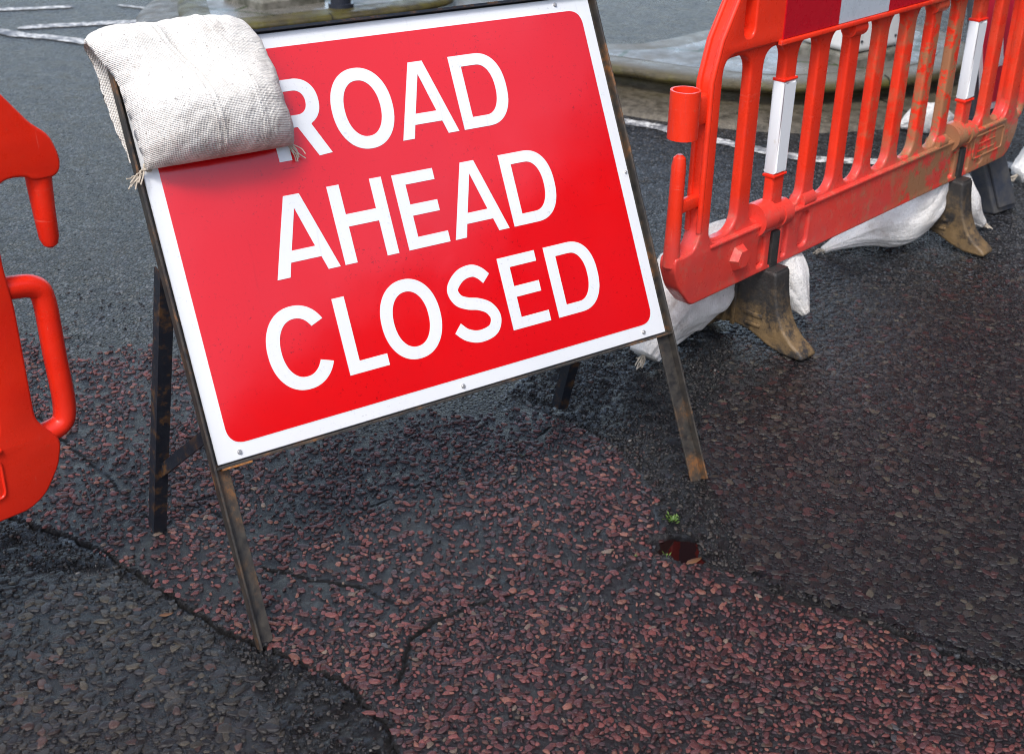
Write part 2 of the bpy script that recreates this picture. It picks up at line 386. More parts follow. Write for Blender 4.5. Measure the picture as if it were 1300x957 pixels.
def height(x, y):
    near = (x > -2.3) & (x < 3.3) & (y > 1.1) & (y < 4.6)
    z = .010*fbm(x*1.3, y*1.3, 2) + .0035*fbm(x*7, y*7, 3)
    fall = sstep(4.6, 3.9, y)*sstep(1.1, 1.3, y)*sstep(-2.4, -2, x)*sstep(3.4, 3, x)
    z = z*fall
    if near.any():
        cz, cm = cracks(x, y); red, tr, sw, ea = zones(x, y)
        z = z + cz + near*(.0022*red - .003*tr + tr*.010*fbm(x*34, y*34, 4) + .0012*red*fbm(x*55, y*55, 2))
        for (cx, cy), rx, ry, dp in POOLS:
            q = np.hypot((x-cx)/rx, (y-cy)/ry) + .8*fbm(x*22, y*22, 4)
            z = z - dp*(1-sstep(.35, 1.15, q))
    return z
def axis(lo, a, b, hi, step, g=1.28):
    m = list(np.arange(a, b, step)); o = []; p = a; s = step
    while p > lo: s *= g; p -= s; o.append(p)
    o = o[::-1]; e = []; p = m[-1]; s = step
    while p < hi: s *= g; p += s; e.append(p)
    return np.array(o + m + e)
xs = axis(-60, -1.55, 2.0, 60, .0062); ys = axis(-25, 1.42, 4.0, 90, .0062)
X, Y = np.meshgrid(xs, ys, indexing='ij'); Z = height(X, Y)
me = npmesh('road', np.stack([X, Y, Z], -1).reshape(-1, 3), gridF(len(xs), len(ys)))
red, tr, swc, ea = zones(X, Y); cz, cm = cracks(X, Y)
nearm = sstep(4.3, 4.0, Y)*sstep(1.2, 1.3, Y)
zone = np.stack([red*nearm, tr*nearm, np.maximum(swc, ea*sstep(3.75, 3.1, Y + .35*fbm(X*3, Y*3, 2)))*nearm*(1-tr), np.ones_like(red)], -1).reshape(-1, 4).astype(np.float32)
a = me.color_attributes.new('zone', 'FLOAT_COLOR', 'POINT'); a.data.foreach_set('color', zone.ravel())
a = me.attributes.new('crack', 'FLOAT', 'POINT'); a.data.foreach_set('value', (cm*nearm).ravel().astype(np.float32))
road = link('road', me, ROAD, None, True); tag(road, kind='structure')

def chips(name, label, mat, x0, x1, y0, y1, pitch, dens, rad, hgt, pal, maskf, sink=.3, flat=.62, seg=7, stretch=1.45):
    nx = int((x1-x0)/pitch); ny = int((y1-y0)/pitch)
    gx, gy = np.meshgrid(np.arange(nx), np.arange(ny), indexing='ij')
    px = x0 + (gx + .5*(gy % 2) + (rng.random(gx.shape)-.5)*.85)*pitch; py = y0 + (gy + (rng.random(gx.shape)-.5)*.85)*pitch
    px = px.ravel(); py = py.ravel()
    m = maskf(px, py)*dens*(.80 + .6*fbm(px*8, py*8, 2)); cz, cmk = cracks(px, py)
    keep = (rng.random(px.shape) < m) & (cmk < .35)
    # keep to what the camera can see, with a margin for other viewpoints
    keep &= (py > 1.35) & (np.abs(px) < .62*py + .35)
    px, py = px[keep], py[keep]; n = len(px)
    pz = height(px, py)
    r = rad[0] + (rad[1]-rad[0])*rng.random(n)**1.7; st = 1 + (stretch-1)*rng.random(n); an = rng.random(n)*6.283
    th = np.arange(seg)*2*math.pi/seg
    lev = [(1.08, -sink*1.6), (1.0, .22), (.84, .82), (.45, 1.0)]
    rr = 1 + .62*(rng.random((n, seg))-.5)
    tx = (rng.random(n)-.5)*.45; ty = (rng.random(n)-.5)*.45
    h = (hgt[0]+(hgt[1]-hgt[0])*rng.random(n))
    V = np.zeros((n, len(lev)*seg+1, 3))
    for li, (f, zz) in enumerate(lev):
        jit = rr*(1 + .10*(rng.random((n, seg))-.5))*f
        lx = np.cos(th)[None]*jit*r[:, None]*st[:, None]; ly = np.sin(th)[None]*jit*r[:, None]/st[:, None]**.4
        wx = lx*np.cos(an)[:, None]-ly*np.sin(an)[:, None]; wy = lx*np.sin(an)[:, None]+ly*np.cos(an)[:, None]
        sl = slice(li*seg, (li+1)*seg)
        V[:, sl, 0] = px[:, None]+wx; V[:, sl, 1] = py[:, None]+wy
        V[:, sl, 2] = pz[:, None]+h[:, None]*zz*(1 + (.25*(rng.random((n, seg))-.5) if zz > .3 else 0))+(wx*tx[:, None]+wy*ty[:, None])*(.6 if zz > 0 else 0)
    V[:, -1, 0] = px; V[:, -1, 1] = py; V[:, -1, 2] = pz+h*1.03
    K = V.shape[1]; base = (np.arange(n)*K)[:, None, None]
    k = np.arange(seg); q = []
    for li in range(len(lev)-1):
        q.append(np.stack([li*seg+k, li*seg+(k+1) % seg, (li+1)*seg+(k+1) % seg, (li+1)*seg+k], -1))
    q = np.concatenate(q)[None]+base; t = np.stack([(len(lev)-1)*seg+k, (len(lev)-1)*seg+(k+1) % seg, np.full(seg, K-1)], -1)[None]+base
    me = npmesh(name, V.reshape(-1, 3), [q.reshape(-1, 4), t.reshape(-1, 3)])
    pal = np.array(pal); pr = pal[:, 3]/pal[:, 3].sum(); ci = rng.choice(len(pal), n, p=pr)
    colr = pal[ci, :3]*(.16+.60*rng.random((n, 1))**1.3)
    colr = np.concatenate([np.clip(colr, .005, .8), np.ones((n, 1))], 1).repeat(K, 0).astype(np.float32)
    a = me.color_attributes.new('tint', 'FLOAT_COLOR', 'POINT'); a.data.foreach_set('color', colr.ravel())
    o = link(name, me, mat, None, True)
    tag(o, label, 'chippings', kind='stuff'); print(name, n)
    return o
PALR = [(.30, .095, .085, 5), (.22, .075, .075, 4), (.15, .06, .065, 4), (.36, .15, .11, 2), (.10, .06, .07, 2), (.30, .22, .17, .35), (.10, .10, .11, .6)]
PALE = [(.045, .045, .048, 5), (.065, .060, .056, 4), (.035, .033, .036, 4), (.08, .055, .048, 2), (.10, .045, .045, 1.6), (.12, .105, .08, 1)]
PALS = [(.075, .070, .062, 4), (.050, .050, .050, 4), (.11, .095, .07, 2), (.12, .07, .06, 1), (.05, .05, .055, 3)]
def mred(x, y):
    r, t, s, e = zones(x, y)
    return r*(.80+.55*sstep(2.1, 1.7, y))
chips('red_chippings', 'red granite chippings bedded in the black tar under the big red sign', CHIP_R, -2.0, 2.2, 1.36, 3.6, 0.0114, 1.02, (.0027, .0077), (.0010, .0033), PALR, mred, stretch=1.75)
def mea(x, y):
    r, t, s, e = zones(x, y); return e*(1-t)*1.25*sstep(4.1, 3.2, y)
chips('grey_chippings', 'worn dark grey and brown chippings packed in the wet road right of the sign', CHIP_G, .3, 3.0, 1.36, 4.2, .0148, 1.2, (.0050, .0112), (.0004, .0018), PALE, mea, stretch=1.6)
def msw(x, y):
    r, t, s, e = zones(x, y); return s
chips('pebble_chippings', 'larger rounded grey and buff pebbles in the road surface at the bottom left', CHIP_G, -2.0, -.2, 1.36, 2.4, .0140, 1.2, (.0040, .0120), (.0006, .0036), PALS, msw, stretch=1.6)
def mtr(x, y):
    r, t, s, e = zones(x, y); return t*.5 + .03*(1-r)*(1-s)*(1-e)
chips('loose_grit', 'fine loose dark grit scattered over the tar patches', CHIP_G, -1.8, 1.2, 1.36, 3.4, .0085, 1.5, (.0018, .0052), (.001, .0034), [(.03, .03, .033, 5), (.09, .08, .07, 3), (.12, .06, .05, .5), (.3, .28, .26, .06)], mtr)

# puddles: level water in the dips
def disc(name, cx, cy, rx, ry, z, mat):
    n = 40; V = [(cx, cy, z)]+[(cx+rx*math.cos(t)*(1+.15*math.sin(3*t+cx*9)), cy+ry*math.sin(t)*(1+.15*math.sin(2*t+cy*9)), z) for t in np.arange(n)*2*math.pi/n]
    o = link(name, npmesh(name, V, np.array([(0, 1+k, 1+(k+1) % n) for k in range(n)])), mat); tag(o, kind='structure'); return o
for (cx, cy), rx, ry, dp in POOLS:
    zr_ = height(np.array([cx + rx*1.5*math.cos(t) for t in np.arange(12)*.52]), np.array([cy + ry*1.5*math.sin(t) for t in np.arange(12)*.52]))
    zc_ = float(height(np.array([cx]), np.array([cy]))[0])
    disc('puddle', cx, cy, rx*1.7, ry*1.7, zc_ + .50*dp, WATER)

# white road lines, each a worn painted sheet 4 mm above the road
def ribbon(pts, wd, z=.004, step=.012):
    P = catmull([(*p, 0) for p in pts], 12)[:, :2]; L = np.concatenate([[0], np.cumsum(np.hypot(*np.diff(P, axis=0).T))])
    t = np.arange(0, L[-1], step); x = np.interp(t, L, P[:, 0]); y = np.interp(t, L, P[:, 1])
    dx = np.gradient(x); dy = np.gradient(y); l = np.hypot(dx, dy); nx, ny = -dy/l, dx/l
    k = 7; V = np.zeros((len(t), k, 3)); w_ = wd*(1+.25*vnoise(x*30, y*30+t))*np.minimum(1, np.minimum(t, t[-1]-t)/(.5*wd)+.25)
    for j in range(k):
        o = (j/(k-1)-.5)*w_*(1+(.25*vnoise(x*60+j*9, y*60) if j in (0, k-1) else 0))
        V[:, j, 0] = x+nx*o; V[:, j, 1] = y+ny*o; V[:, j, 2] = z
    return npmesh('l', V.reshape(-1, 3), gridF(len(t), k))
for pts, wd in [([(-4.6, 6.75), (-2.911, 7.246), (-2.53, 7.372)], .07), ([(-2.647, 6.779), (-2.512, 6.85), (-2.284, 6.93), (-1.872, 7.07), (-1.5, 7.2)], .085),
                ([(-3.4, 7.0), (-2.708, 6.698), (-2.583, 6.634), (-2.38, 6.579), (-2.133, 6.458), (-1.8, 6.2), (-1.3, 5.9)], .085), ([(-2.3, 7.43), (-1.999, 7.313)], .035), ([(-2.026, 7.16), (-1.7, 7.24)], .04),
                ([(-1.0, 5.85), (-.3, 5.55), (.446, 5.251), (.664, 5.117), (.881, 4.946), (1.09, 4.806), (1.297, 4.769), (1.9, 4.75), (2.9, 4.9)], .075)]:
    tag(link('road_marking', ribbon(pts, wd), PAINT), kind='structure')

# ================================================================= TRAFFIC ISLANDS
st = MT('wet_paving'); x = st.xyz()
br = st.n.new('ShaderNodeTexBrick'); br.inputs['Scale'].default_value = 1; br.inputs['Mortar Size'].default_value = .012
br.inputs['Brick Width'].default_value = .62; br.inputs['Row Height'].default_value = .45; br.offset = .5
br.inputs['Color1'].default_value = (.14, .135, .12, 1); br.inputs['Color2'].default_value = (.20, .19, .17, 1); br.inputs['Mortar'].default_value = (.035, .055, .012, 1)
mpp = st.n.new('ShaderNodeMapping'); mpp.inputs['Rotation'].default_value = (0, 0, .35); st.l.new(st.tc.outputs['Object'], mpp.inputs['Vector']); st.l.new(mpp.outputs['Vector'], br.inputs['Vector'])
c = st.mix(st.rng(st.noise(6, 7, .7), .35, .65, 0, .65), br.outputs['Color'], (.060, .062, .055))
c = st.mix(st.math('MULTIPLY', st.rng(st.noise(10, 7, .75), .58, .70), .6), c, (.07, .085, .018))
st.to('Base Color', c).to('Roughness', st.rng(st.noise(3.5, 5, .7), .35, .62, .12, .5)); st.to('Normal', st.bump(st.noise(50, 6, .7), .4, .004)); PAVE = st.m
kb = MT('mossy_kerbstone'); kz = kb.xyz()
c = kb.mix(kb.rng(kb.noise(9, 7, .72), .35, .65), (.075, .058, .022), (.022, .019, .008))
c = kb.mix(kb.math('MULTIPLY', kb.rng(kb.noise(5, 7, .75), .45, .62), kb.rng(kz[2], .03, .08)), c, (.085, .075, .012))
c = kb.mix(kb.rng(kb.noise(70, 6, .8), .60, .72, 0, .6), c, (.02, .02, .015))
c = kb.mix(kb.rng(kz[2], .136, .149, 0, .9), c, kb.mix(kb.noise(7, 6, .7), (.10, .10, .085), (.19, .18, .155)))
c = kb.mix(kb.rng(kz[2], .055, .035, 0, .8), c, kb.mix(kb.rng(kb.noise(25, 8, .8), .4, .6), (.045, .040, .032), (.17, .15, .12)))
kb.to('Base Color', c).to('Roughness', kb.rng(kb.noise(8, 5), .3, .7, .2, .6)); kb.to('Normal', kb.bump(kb.noise(40, 7, .75), .7, .008)); KERB = kb.m
def island(pts, H):
    P = catmull([(*p, 0) for p in pts], 14, True)[:, :2]
    ar = .5*np.sum(P[:, 0]*np.roll(P[:, 1], -1)-np.roll(P[:, 0], -1)*P[:, 1])
    if ar < 0: P = P[::-1]
    d = np.roll(P, -1, 0)-np.roll(P, 1, 0); d /= np.hypot(*d.T)[:, None]; N = np.stack([d[:, 1], -d[:, 0]], -1)
    s = H/.15
    prof = [(-.16, .146*s), (-.10, .150*s), (-.045, .150*s), (-.018, .145*s), (-.004, .134*s), (0, .118*s), (-.002, .108*s), (-.018, .098*s), (-.085, .094*s), (-.095, .044*s), (-.005, .040), (.05, .040), (.15, .030), (.215, .020), (.24, -.01)]
    n = len(P); V = np.zeros((n, len(prof), 3)); u = np.arange(n)
    for j, (o, z) in enumerate(prof):
        oo = o + (.008*vnoise(P[:, 0]*9+j*.4, P[:, 1]*9) if j > 2 else 0)
        V[:, j, :2] = P+N*np.reshape(oo, (-1, 1)) if np.ndim(oo) else P+N*oo
        V[:, j, 2] = z + .004*vnoise(P[:, 0]*6+j, P[:, 1]*6)
    # joints between the kerb stones
    L = np.concatenate([[0], np.cumsum(np.hypot(*np.diff(P, axis=0).T))])
    k = link('kerb', npmesh('kerb', V.reshape(-1, 3), gridF(n, len(prof), True)), KERB, None, True); tag(k, kind='structure')
    J = bmesh.new()
    jm = MT('kerb_joint').set(Base_Color=(.012, .012, .009, 1), Roughness=.6).m
    inner = P-N*.155
    top = shape2d([tuple(p) for p in inner], [], H-.05, H-.0015, 0); t = link('pavement', top, PAVE); tag(t, kind='structure')
    for q in np.arange(.2, L[-1], .82):
        i = int(np.searchsorted(L, q)) % n
        for (a, b), (c_, e) in zip(prof[2:-1], prof[3:]):
            p0 = Vector((*(P[i]+N[i]*(a+.0015)), b+.002)); p1 = Vector((*(P[i]+N[i]*(c_+.0015)), e+.002)); sd_ = Vector((*d[i], 0))*.004
            f = [J.verts.new(p0-sd_), J.verts.new(p0+sd_), J.verts.new(p1+sd_), J.verts.new(p1-sd_)]; J.faces.new(f)
    jo = link('kerb_joint', bm_mesh(J), jm); tag(jo, kind='structure')
island([(.02, 6.0), (.12, 5.82), (.46, 5.62), (.72, 5.48), (1.06, 5.37), (1.39, 5.41), (1.83, 5.60), (2.06, 5.84), (2.18, 6.2), (2.1, 6.6), (1.7, 6.9), (1.25, 6.75), (.93, 6.42), (.58, 6.10), (.25, 6.10)], .15)
island([(-1.76, 6.70), (-1.64, 6.47), (-1.38, 6.45), (-.90, 6.76), (-.50, 7.06), (-.36, 7.35), (-.5, 7.9), (-1.1, 8.3), (-1.7, 8.1), (-1.9, 7.4)], .12)

# ---- bollards (lit plastic keep-left kind) and a dark post
bw = MT('white_bollard_shell'); bw.to('Base Color', bw.mix(bw.math('MULTIPLY', bw.rng(bw.noise(12, 7, .75), .56, .70), .5), (.78, .79, .78), (.40, .37, .30))); bw.set(Roughness=.3); BW = bw.m
YEL = MT('yellow_panel').set(Base_Color=(.80, .62, .02, 1), Roughness=.35).m
DKP = MT('dark_blue_post'); DKP.to('Base Color', DKP.mix(DKP.noise(30, 5), (.010, .013, .022), (.030, .035, .050))).set(Roughness=.3); DKP = DKP.m
SLAB = MT('concrete_slab'); SLAB.to('Base Color', SLAB.mix(SLAB.rng(SLAB.noise(12, 7, .75), .4, .6), (.20, .19, .16), (.07, .07, .05))).set(Roughness=.55); SLAB = SLAB.m
def bollard(x, y, z, rot, label, sc=1.0):
    t = thing('bollard', label, 'bollard', Matrix.Translation((x, y, z)) @ Matrix.Rotation(rot, 4, 'Z') @ Matrix.Scale(sc, 4), 'white bollards on the traffic islands')
    bm = bmesh.new(); add_box(bm, (-.20, -.20, -.02), (.20, .20, .045), .012); link('base_slab', bm_mesh(bm), SLAB, t)
    bm = bmesh.new()
    vs = add_box(bm, (-.17, -.16, .046), (.17, .16, 1.15), .03, None, 4)
    for v in vs:
        f = 1-.28*max(0, (v.co.z-.05)/1.1)**1.3; v.co.x *= f; v.co.y *= f
    link('shell', bm_mesh(bm), BW, t, True)
    bm = bmesh.new(); add_box(bm, (-.10, -.168, .35), (.10, -.14, .95), .008); p = link('panel', bm_mesh(bm), YEL, t)
    bm = bmesh.new(); add_box(bm, (.13, -.11, .24), (.168, .11, .95), .008); p = link('panel', bm_mesh(bm), YEL, t)
    for p0, p1, r_ in [((sx*.15, -.15, .04), (sx*.15, -.15, .052), .009) for sx in (-1, 1)]+[((sx*.12, -.164, .10), (sx*.12, -.156, .10), .006) for sx in (-1, 1)]:
        bm = bmesh.new(); add_cyl(bm, p0, p1, r_, n=10); link('bolt', bm_mesh(bm), DKP, t)
bollard(1.53, 5.93, .15, R(38), 'white plastic bollard with yellow panel on the island behind the muddy barrier')
bollard(-1.33, 7.06, .12, R(42), 'white bollard on the island behind the sandbag, only its base in the photo')
bm = bmesh.new(); add_cyl(bm, (0, 0, -.03), (0, 0, 2.6), .055, n=28); add_cyl(bm, (0, 0, -.01), (0, 0, .02), .068, n=28); add_cyl(bm, (0, 0, 2.6), (0, 0, 2.63), .058, .02, n=28)
po = link('signpost', bm_mesh(bm), DKP, None, False); po.location = (-.95, 6.93, .12); tag(po, 'dark blue steel post on the far island above the sign\'s top edge', 'post')

# ================================================================= THE BIG SIGN
SO = Vector((-0.52105551, 1.95316253, 0.30371805)); SU = Vector((0.82102, 0.5709, 0)).normalized(); SV = Vector((-0.25429, 0.3657, 0.89532)).normalized()
SN = SU.cross(SV).normalized()
MS = Matrix(((SU.x, SV.x, SN.x, SO.x), (SU.y, SV.y, SN.y, SO.y), (SU.z, SV.z, SN.z, SO.z), (0, 0, 0, 1)))
W, H = 1.0445, .750; KU = W/1.05
sign = thing('road_sign', 'large red metal sign reading ROAD AHEAD CLOSED on a rusty A-frame', 'sign', MS)
def face_mat(name, c0, c1, speck):
    m = MT(name); x = m.xyz()
    n = m.noise(2.0, 3, .5)
    c = m.mix(m.rng(n, .35, .65), c0, c1)
    sp = m.math('MULTIPLY', m.rng(m.noise(150, 4, .7), .615, .66), m.rng(m.noise(5, 4, .6), .40, .62))
    scr = m.math('MULTIPLY', m.rng(m.noise(4, 5, .75, sc=(.9, 34, 1), dist=.3), .655, .675), m.rng(m.noise(6, 3), .45, .6))
    sp = m.math('MAXIMUM', sp, m.math('MULTIPLY', scr, .8))
    c = m.mix(m.math('MULTIPLY', sp, speck), c, tuple(v*.35 for v in c0))
    drp = m.math('MULTIPLY', m.rng(m.noise(9, 6, .75, sc=(9, .5, 1)), .60, .72), m.rng(m.noise(3, 3), .4, .6))
    c = m.mix(m.math('MULTIPLY', drp, .30), c, (.20, .15, .11) if speck < .6 else tuple(v*.5 for v in c0))
    dm = m.math('MULTIPLY', m.rng(m.noise(24, 8, .8), .63, .73), speck*.7)
    c = m.mix(dm, c, (.16, .12, .07) if speck < .6 else tuple(v*.6+.01 for v in c0))
    m.to('Base Color', c)
    # gentle buckling of the sheet: lifted edges and slow waves
    u = m.math('DIVIDE', x[0], W); v = m.math('DIVIDE', x[1], H)
    eu = m.math('POWER', m.math('ABSOLUTE', m.math('SUBTRACT', m.math('MULTIPLY', u, 2), 1)), 7)
    ev = m.math('POWER', m.math('ABSOLUTE', m.math('SUBTRACT', m.math('MULTIPLY', v, 2), 1)), 5)
    hgt = m.math('ADD', m.math('MULTIPLY', m.math('ADD', eu, ev), -.006), m.math('MULTIPLY', m.noise(2.6, 2, .4), .010))
    n1 = m.bump(hgt, 1.0, 1.0)
    n2 = m.bump(m.noise(38, 4, .6), .05, .002, n1)
    m.to('Normal', n2)
    m.to('Roughness', m.rng(m.noise(14, 6, .7), .35, .65, .10, .20)); m.set(IOR=1.5)
    m.b.inputs['Specular IOR Level'].default_value = .6
    m.b.inputs['Coat Weight'].default_value = .9; m.b.inputs['Coat Roughness'].default_value = .12
    return m.m
FW = face_mat('sign_white', (.78, .80, .83), (.74, .77, .80), .35)
FR = face_mat('sign_red', (.70, .001, .003), (.64, .001, .006), .9)
bm = bmesh.new(); add_box(bm, (0, 0, 0), (W, H, .003), .001, None, 1)
# small dents along the right edge of the sheet
link('sign_plate', bm_mesh(bm), FW, sign)
rc = []
u0, u1, v0, v1, rr_ = .029*KU, 1.0215*KU, .0285, .7215, .024
rect = rnd_poly([(u0, v0), (u1, v0), (u1, v1), (u0, v1)], .034, 10)
link('red_field', shape2d(rect, [], .0031, .0037, 0), FR, sign)
# letters, drawn in millimetres (cap height 150) on their baselines
def sup(cx, cy, rx, ry, a0=0, a1=360, n=64, e=2.15):
    out = []
    for k in range(n+1):
        t = R(a0+(a1-a0)*k/n); c, s = math.cos(t), math.sin(t)
        out.append((cx+rx*math.copysign(abs(c)**(2/e), c), cy+ry*math.copysign(abs(s)**(2/e), s)))
    return out
def L_A(x): return [(x, 0), (x+26.5, 0), (x+34.5, 26.5), (x+97.5, 26.5), (x+105.5, 0), (x+131, 0), (x+83.5, 150), (x+51, 150)], [[(x+41.5, 48), (x+67, 125), (x+90, 48)]]
def L_D(x):
    r = 123; o = [(x, 0)] + [(x+60, 0)] + sup(x+60, 75, r-60, 75, -90, 90, 40, 2.3)[1:] + [(x, 150)]
    i = [(x+26, 23)] + sup(x+60, 75, r-60-27, 52, -90, 90, 36, 2.2) + [(x+26, 127)]
    return o, [i]
def L_O(x): return sup(x+66, 75, 66, 79)[:-1], [sup(x+66, 75, 39, 54.5)[:-1]]
def L_C(x):
    o = sup(x+66, 75, 66, 79, 32, 332, 60); i = sup(x+66, 75, 39, 55, 328, 37, 50)
    return o + i, []
def L_E(x): return [(x, 0), (x+95, 0), (x+95, 22.5), (x+26, 22.5), (x+26, 65), (x+88, 65), (x+88, 87.5), (x+26, 87.5), (x+26, 127.5), (x+93, 127.5), (x+93, 150), (x, 150)], []
def L_H(x): return [(x, 0), (x+26, 0), (x+26, 70), (x+92, 70), (x+92, 0), (x+118, 0), (x+118, 152), (x+92, 152), (x+92, 94), (x+26, 94), (x+26, 152), (x, 152)], []
def L_L(x): return [(x, 0), (x+86, 0), (x+86, 23), (x+26, 23), (x+26, 149), (x, 149)], []
def L_R(x):
    o = [(x, 0), (x+26, 0), (x+26, 59), (x+53, 59), (x+83, 0), (x+111, 2), (x+82, 61)] + sup(x+62, 104.5, 46, 45.5, -62, 90, 30, 2.2) + [(x, 150)]
    i = [(x+27, 82)] + sup(x+58, 105, 23, 23, -90, 90, 24, 2.2) + [(x+27, 128)]
    return o, [i]
def L_S(x):
    P = catmull([(633, 117, 0), (620, 131, 0), (602, 139, 0), (574, 134, 0), (551, 112, 0), (557, 89, 0), (577, 77, 0), (602, 70, 0), (624, 57, 0), (634, 35, 0), (621, 13, 0), (588, 7, 0), (560, 16, 0), (542, 33, 0)], 8)[:, :2]
    P[:, 0] += x-532; d = np.gradient(P, axis=0); d /= np.hypot(*d.T)[:, None]; N = np.stack([-d[:, 1], d[:, 0]], -1); hw = 12.3
    return [tuple(p) for p in P+N*hw] + [tuple(p) for p in (P-N*hw)[::-1]], []
TXT = [(510, [(L_R, 257), (L_O, 387), (L_A, 523), (L_D, 667)]), (297.5, [(L_A, 195.5), (L_H, 337), (L_E, 478), (L_A, 585.5), (L_D, 729)]),
       (92, [(L_C, 141), (L_L, 291), (L_O, 380), (L_S, 532), (L_E, 668), (L_D, 784)])]
for base, row in TXT:
    for fn, x0 in row:
        o, hs = fn(x0); f = lambda P: [(p[0]*.001*KU, (p[1]+base)*.001) for p in P]
        link('letter_'+fn.__name__[-1], shape2d(f(o), [f(h_) for h_ in hs], .0038, .0044, 0), FW, sign)
# frame: angle iron tray round the plate, legs running on below it
EXT = .339
def angle(lo_v, hi_v, side):
    bm = bmesh.new()
    if side == 'L':
        add_box(bm, (-.009, lo_v, -.008), (.020, hi_v, -.003)); add_box(bm, (-.0125, lo_v, -.0079), (-.0085, hi_v, .016))
    else:
        add_box(bm, (W-.020, lo_v, -.008), (W+.009, hi_v, -.003)); add_box(bm, (W+.0085, lo_v, -.0079), (W+.0125, hi_v, .016))
    bmesh.ops.bevel(bm, geom=bm.edges[:], offset=.0006, segments=1, affect='EDGES'); return bm_mesh(bm)
link('leg', angle(-EXT, H+.012, 'L'), STEEL, sign); link('leg', angle(-EXT, H+.012, 'R'), STEEL, sign)
bm = bmesh.new(); add_box(bm, (-.008, H+.0025, -.0079), (W+.008, H+.0065, .017)); add_box(bm, (.021, H-.02, -.0078), (W-.021, H+.002, -.0032))
link('top_rail', bm_mesh(bm), DSTEEL, sign)
bm = bmesh.new(); add_box(bm, (-.008, -.0065, -.0079), (W+.008, -.0025, .014)); add_box(bm, (.021, -.0024, -.0078), (W-.021, .02, -.0032))
link('bottom_rail', bm_mesh(bm), STEEL, sign)
bm = bmesh.new(); add_box(bm, (.002, -.0105, -.006), (.060, -.0066, .016), .001); link('rust_patch', bm_mesh(bm), RUST, sign)
def bolt(u_, v_, r_=.0036):
    bm = bmesh.new(); add_cyl(bm, (0, 0, .0031), (0, 0, .0048), r_*1.25, n=16); add_cyl(bm, (0, 0, .0048), (0, 0, .008), r_, r_*.85, n=6)
    o = link('bolt', bm_mesh(bm), BOLT, sign); o.location = (u_, v_, 0)
BOLT = MT('zinc_bolt').set(Base_Color=(.5, .5, .5, 1), Metallic=.7, Roughness=.35).m
for q in ((.044, .013), (.99*KU, .013), (.955, .738), (.52, .012)): bolt(*q)
bolt(1.037, .36, .0025)
# rear legs and stays, in world space turned to sign space
MI = MS.inverted()
def bar(name, p0, p1, wa, wb, mat, parent=sign, ref=Vector((0, 0, 1)), ang=True, off=.003):
    p0 = MI @ Vector(p0) if parent is sign else Vector(p0); p1 = MI @ Vector(p1) if parent is sign else Vector(p1)
    z = (p1-p0).normalized(); x_ = (Vector((1, 0, 0))-z*z.x).normalized(); y_ = z.cross(x_)
    M = Matrix(((x_.x, y_.x, z.x, p0.x), (x_.y, y_.y, z.y, p0.y), (x_.z, y_.z, z.z, p0.z), (0, 0, 0, 1)))
    L = (p1-p0).length; bm = bmesh.new()
    if ang:
        add_box(bm, (-wa/2, -wb/2, 0), (wa/2, -wb/2+off, L)); add_box(bm, (-wa/2, -wb/2+off*.9, 0), (-wa/2+off, wb/2, L-.0005))
    else: add_box(bm, (-wa/2, -wb/2, 0), (wa/2, wb/2, L))
    bm.transform(M); return link(name, bm_mesh(bm), mat, parent)
hl = MS @ Vector((.004, .362, -.026)); hr = MS @ Vector((W-.004, .362, -.026))
fl = Vector((-.722, 2.195, .004)); fr = Vector((.120, 2.750, .004))
bar('rear_leg', fl, hl, .027, .030, DSTEEL); bar('rear_leg', fr, hr, .027, .030, DSTEEL)
a_ = fl.lerp(hl, .235); b_ = MS @ Vector((.004, .060, -.012)); bar('stay', a_, b_, .005, .024, DSTEEL, ang=False)
a_ = fr.lerp(hr, .235); b_ = MS @ Vector((W-.004, .060, -.012)); bar('stay', a_, b_, .005, .024, DSTEEL, ang=False)
bm = bmesh.new(); add_box(bm, (-.006, .325, -.030), (.020, .372, -.0085), .002); link('hinge', bm_mesh(bm), RUST, sign)
bm = bmesh.new(); add_box(bm, (W-.020, .325, -.030), (W+.006, .372, -.0085), .002); link('hinge', bm_mesh(bm), RUST, sign)

# ================================================================= SANDBAGS
def cloth(name, c0, c1, weave, speck, stain=(.12, .07, .04)):
    m = MT(name)
    n = m.noise(6, 6, .7); c = m.mix(m.rng(n, .35, .7), c0, c1)
    c = m.mix(m.math('MULTIPLY', m.rng(m.noise(150, 3, .6), .64, .70), speck), c, (.08, .06, .05))
    c = m.mix(m.math('MULTIPLY', m.rng(m.noise(9, 8, .78), .56, .70), speck*.9), c, stain)
    if weave > 100:
        yy = m.xyz()[1]; c = m.mix(m.math('MULTIPLY', m.rng(m.noise(13, 8, .75), .42, .62), m.rng(yy, .66, .54, 0, .55)), c, (.16, .12, .09))
    wv = m.n.new('ShaderNodeTexWave'); wv.inputs['Scale'].default_value = weave; wv.bands_direction = 'X'; m.l.new(m.tc.outputs['Object'], wv.inputs['Vector'])
    wv2 = m.n.new('ShaderNodeTexWave'); wv2.inputs['Scale'].default_value = weave; wv2.bands_direction = 'Y'; m.l.new(m.tc.outputs['Object'], wv2.inputs['Vector'])
    hh_ = m.math('ADD', wv.outputs['Fac'], wv2.outputs['Fac'])
    wk = .10 if weave > 100 else .12
    c = m.mix(m.math('MULTIPLY', m.rng(hh_, .1, .9, 1, 0), wk), c, (.25, .22, .19))
    m.to('Base Color', c).set(Roughness=.85); m.b.inputs['Specular IOR Level'].default_value = .2
    hh_ = m.math('ADD', hh_, 0) if weave > 100 else m.math('MULTIPLY', m.noise(34, 6, .7, dist=2.5), 8)
    n1 = m.bump(hh_, .6 if weave > 100 else .5, .0016); m.to('Normal', m.bump(m.noise(22, 6, .65), .5, .008, n1)); return m.m
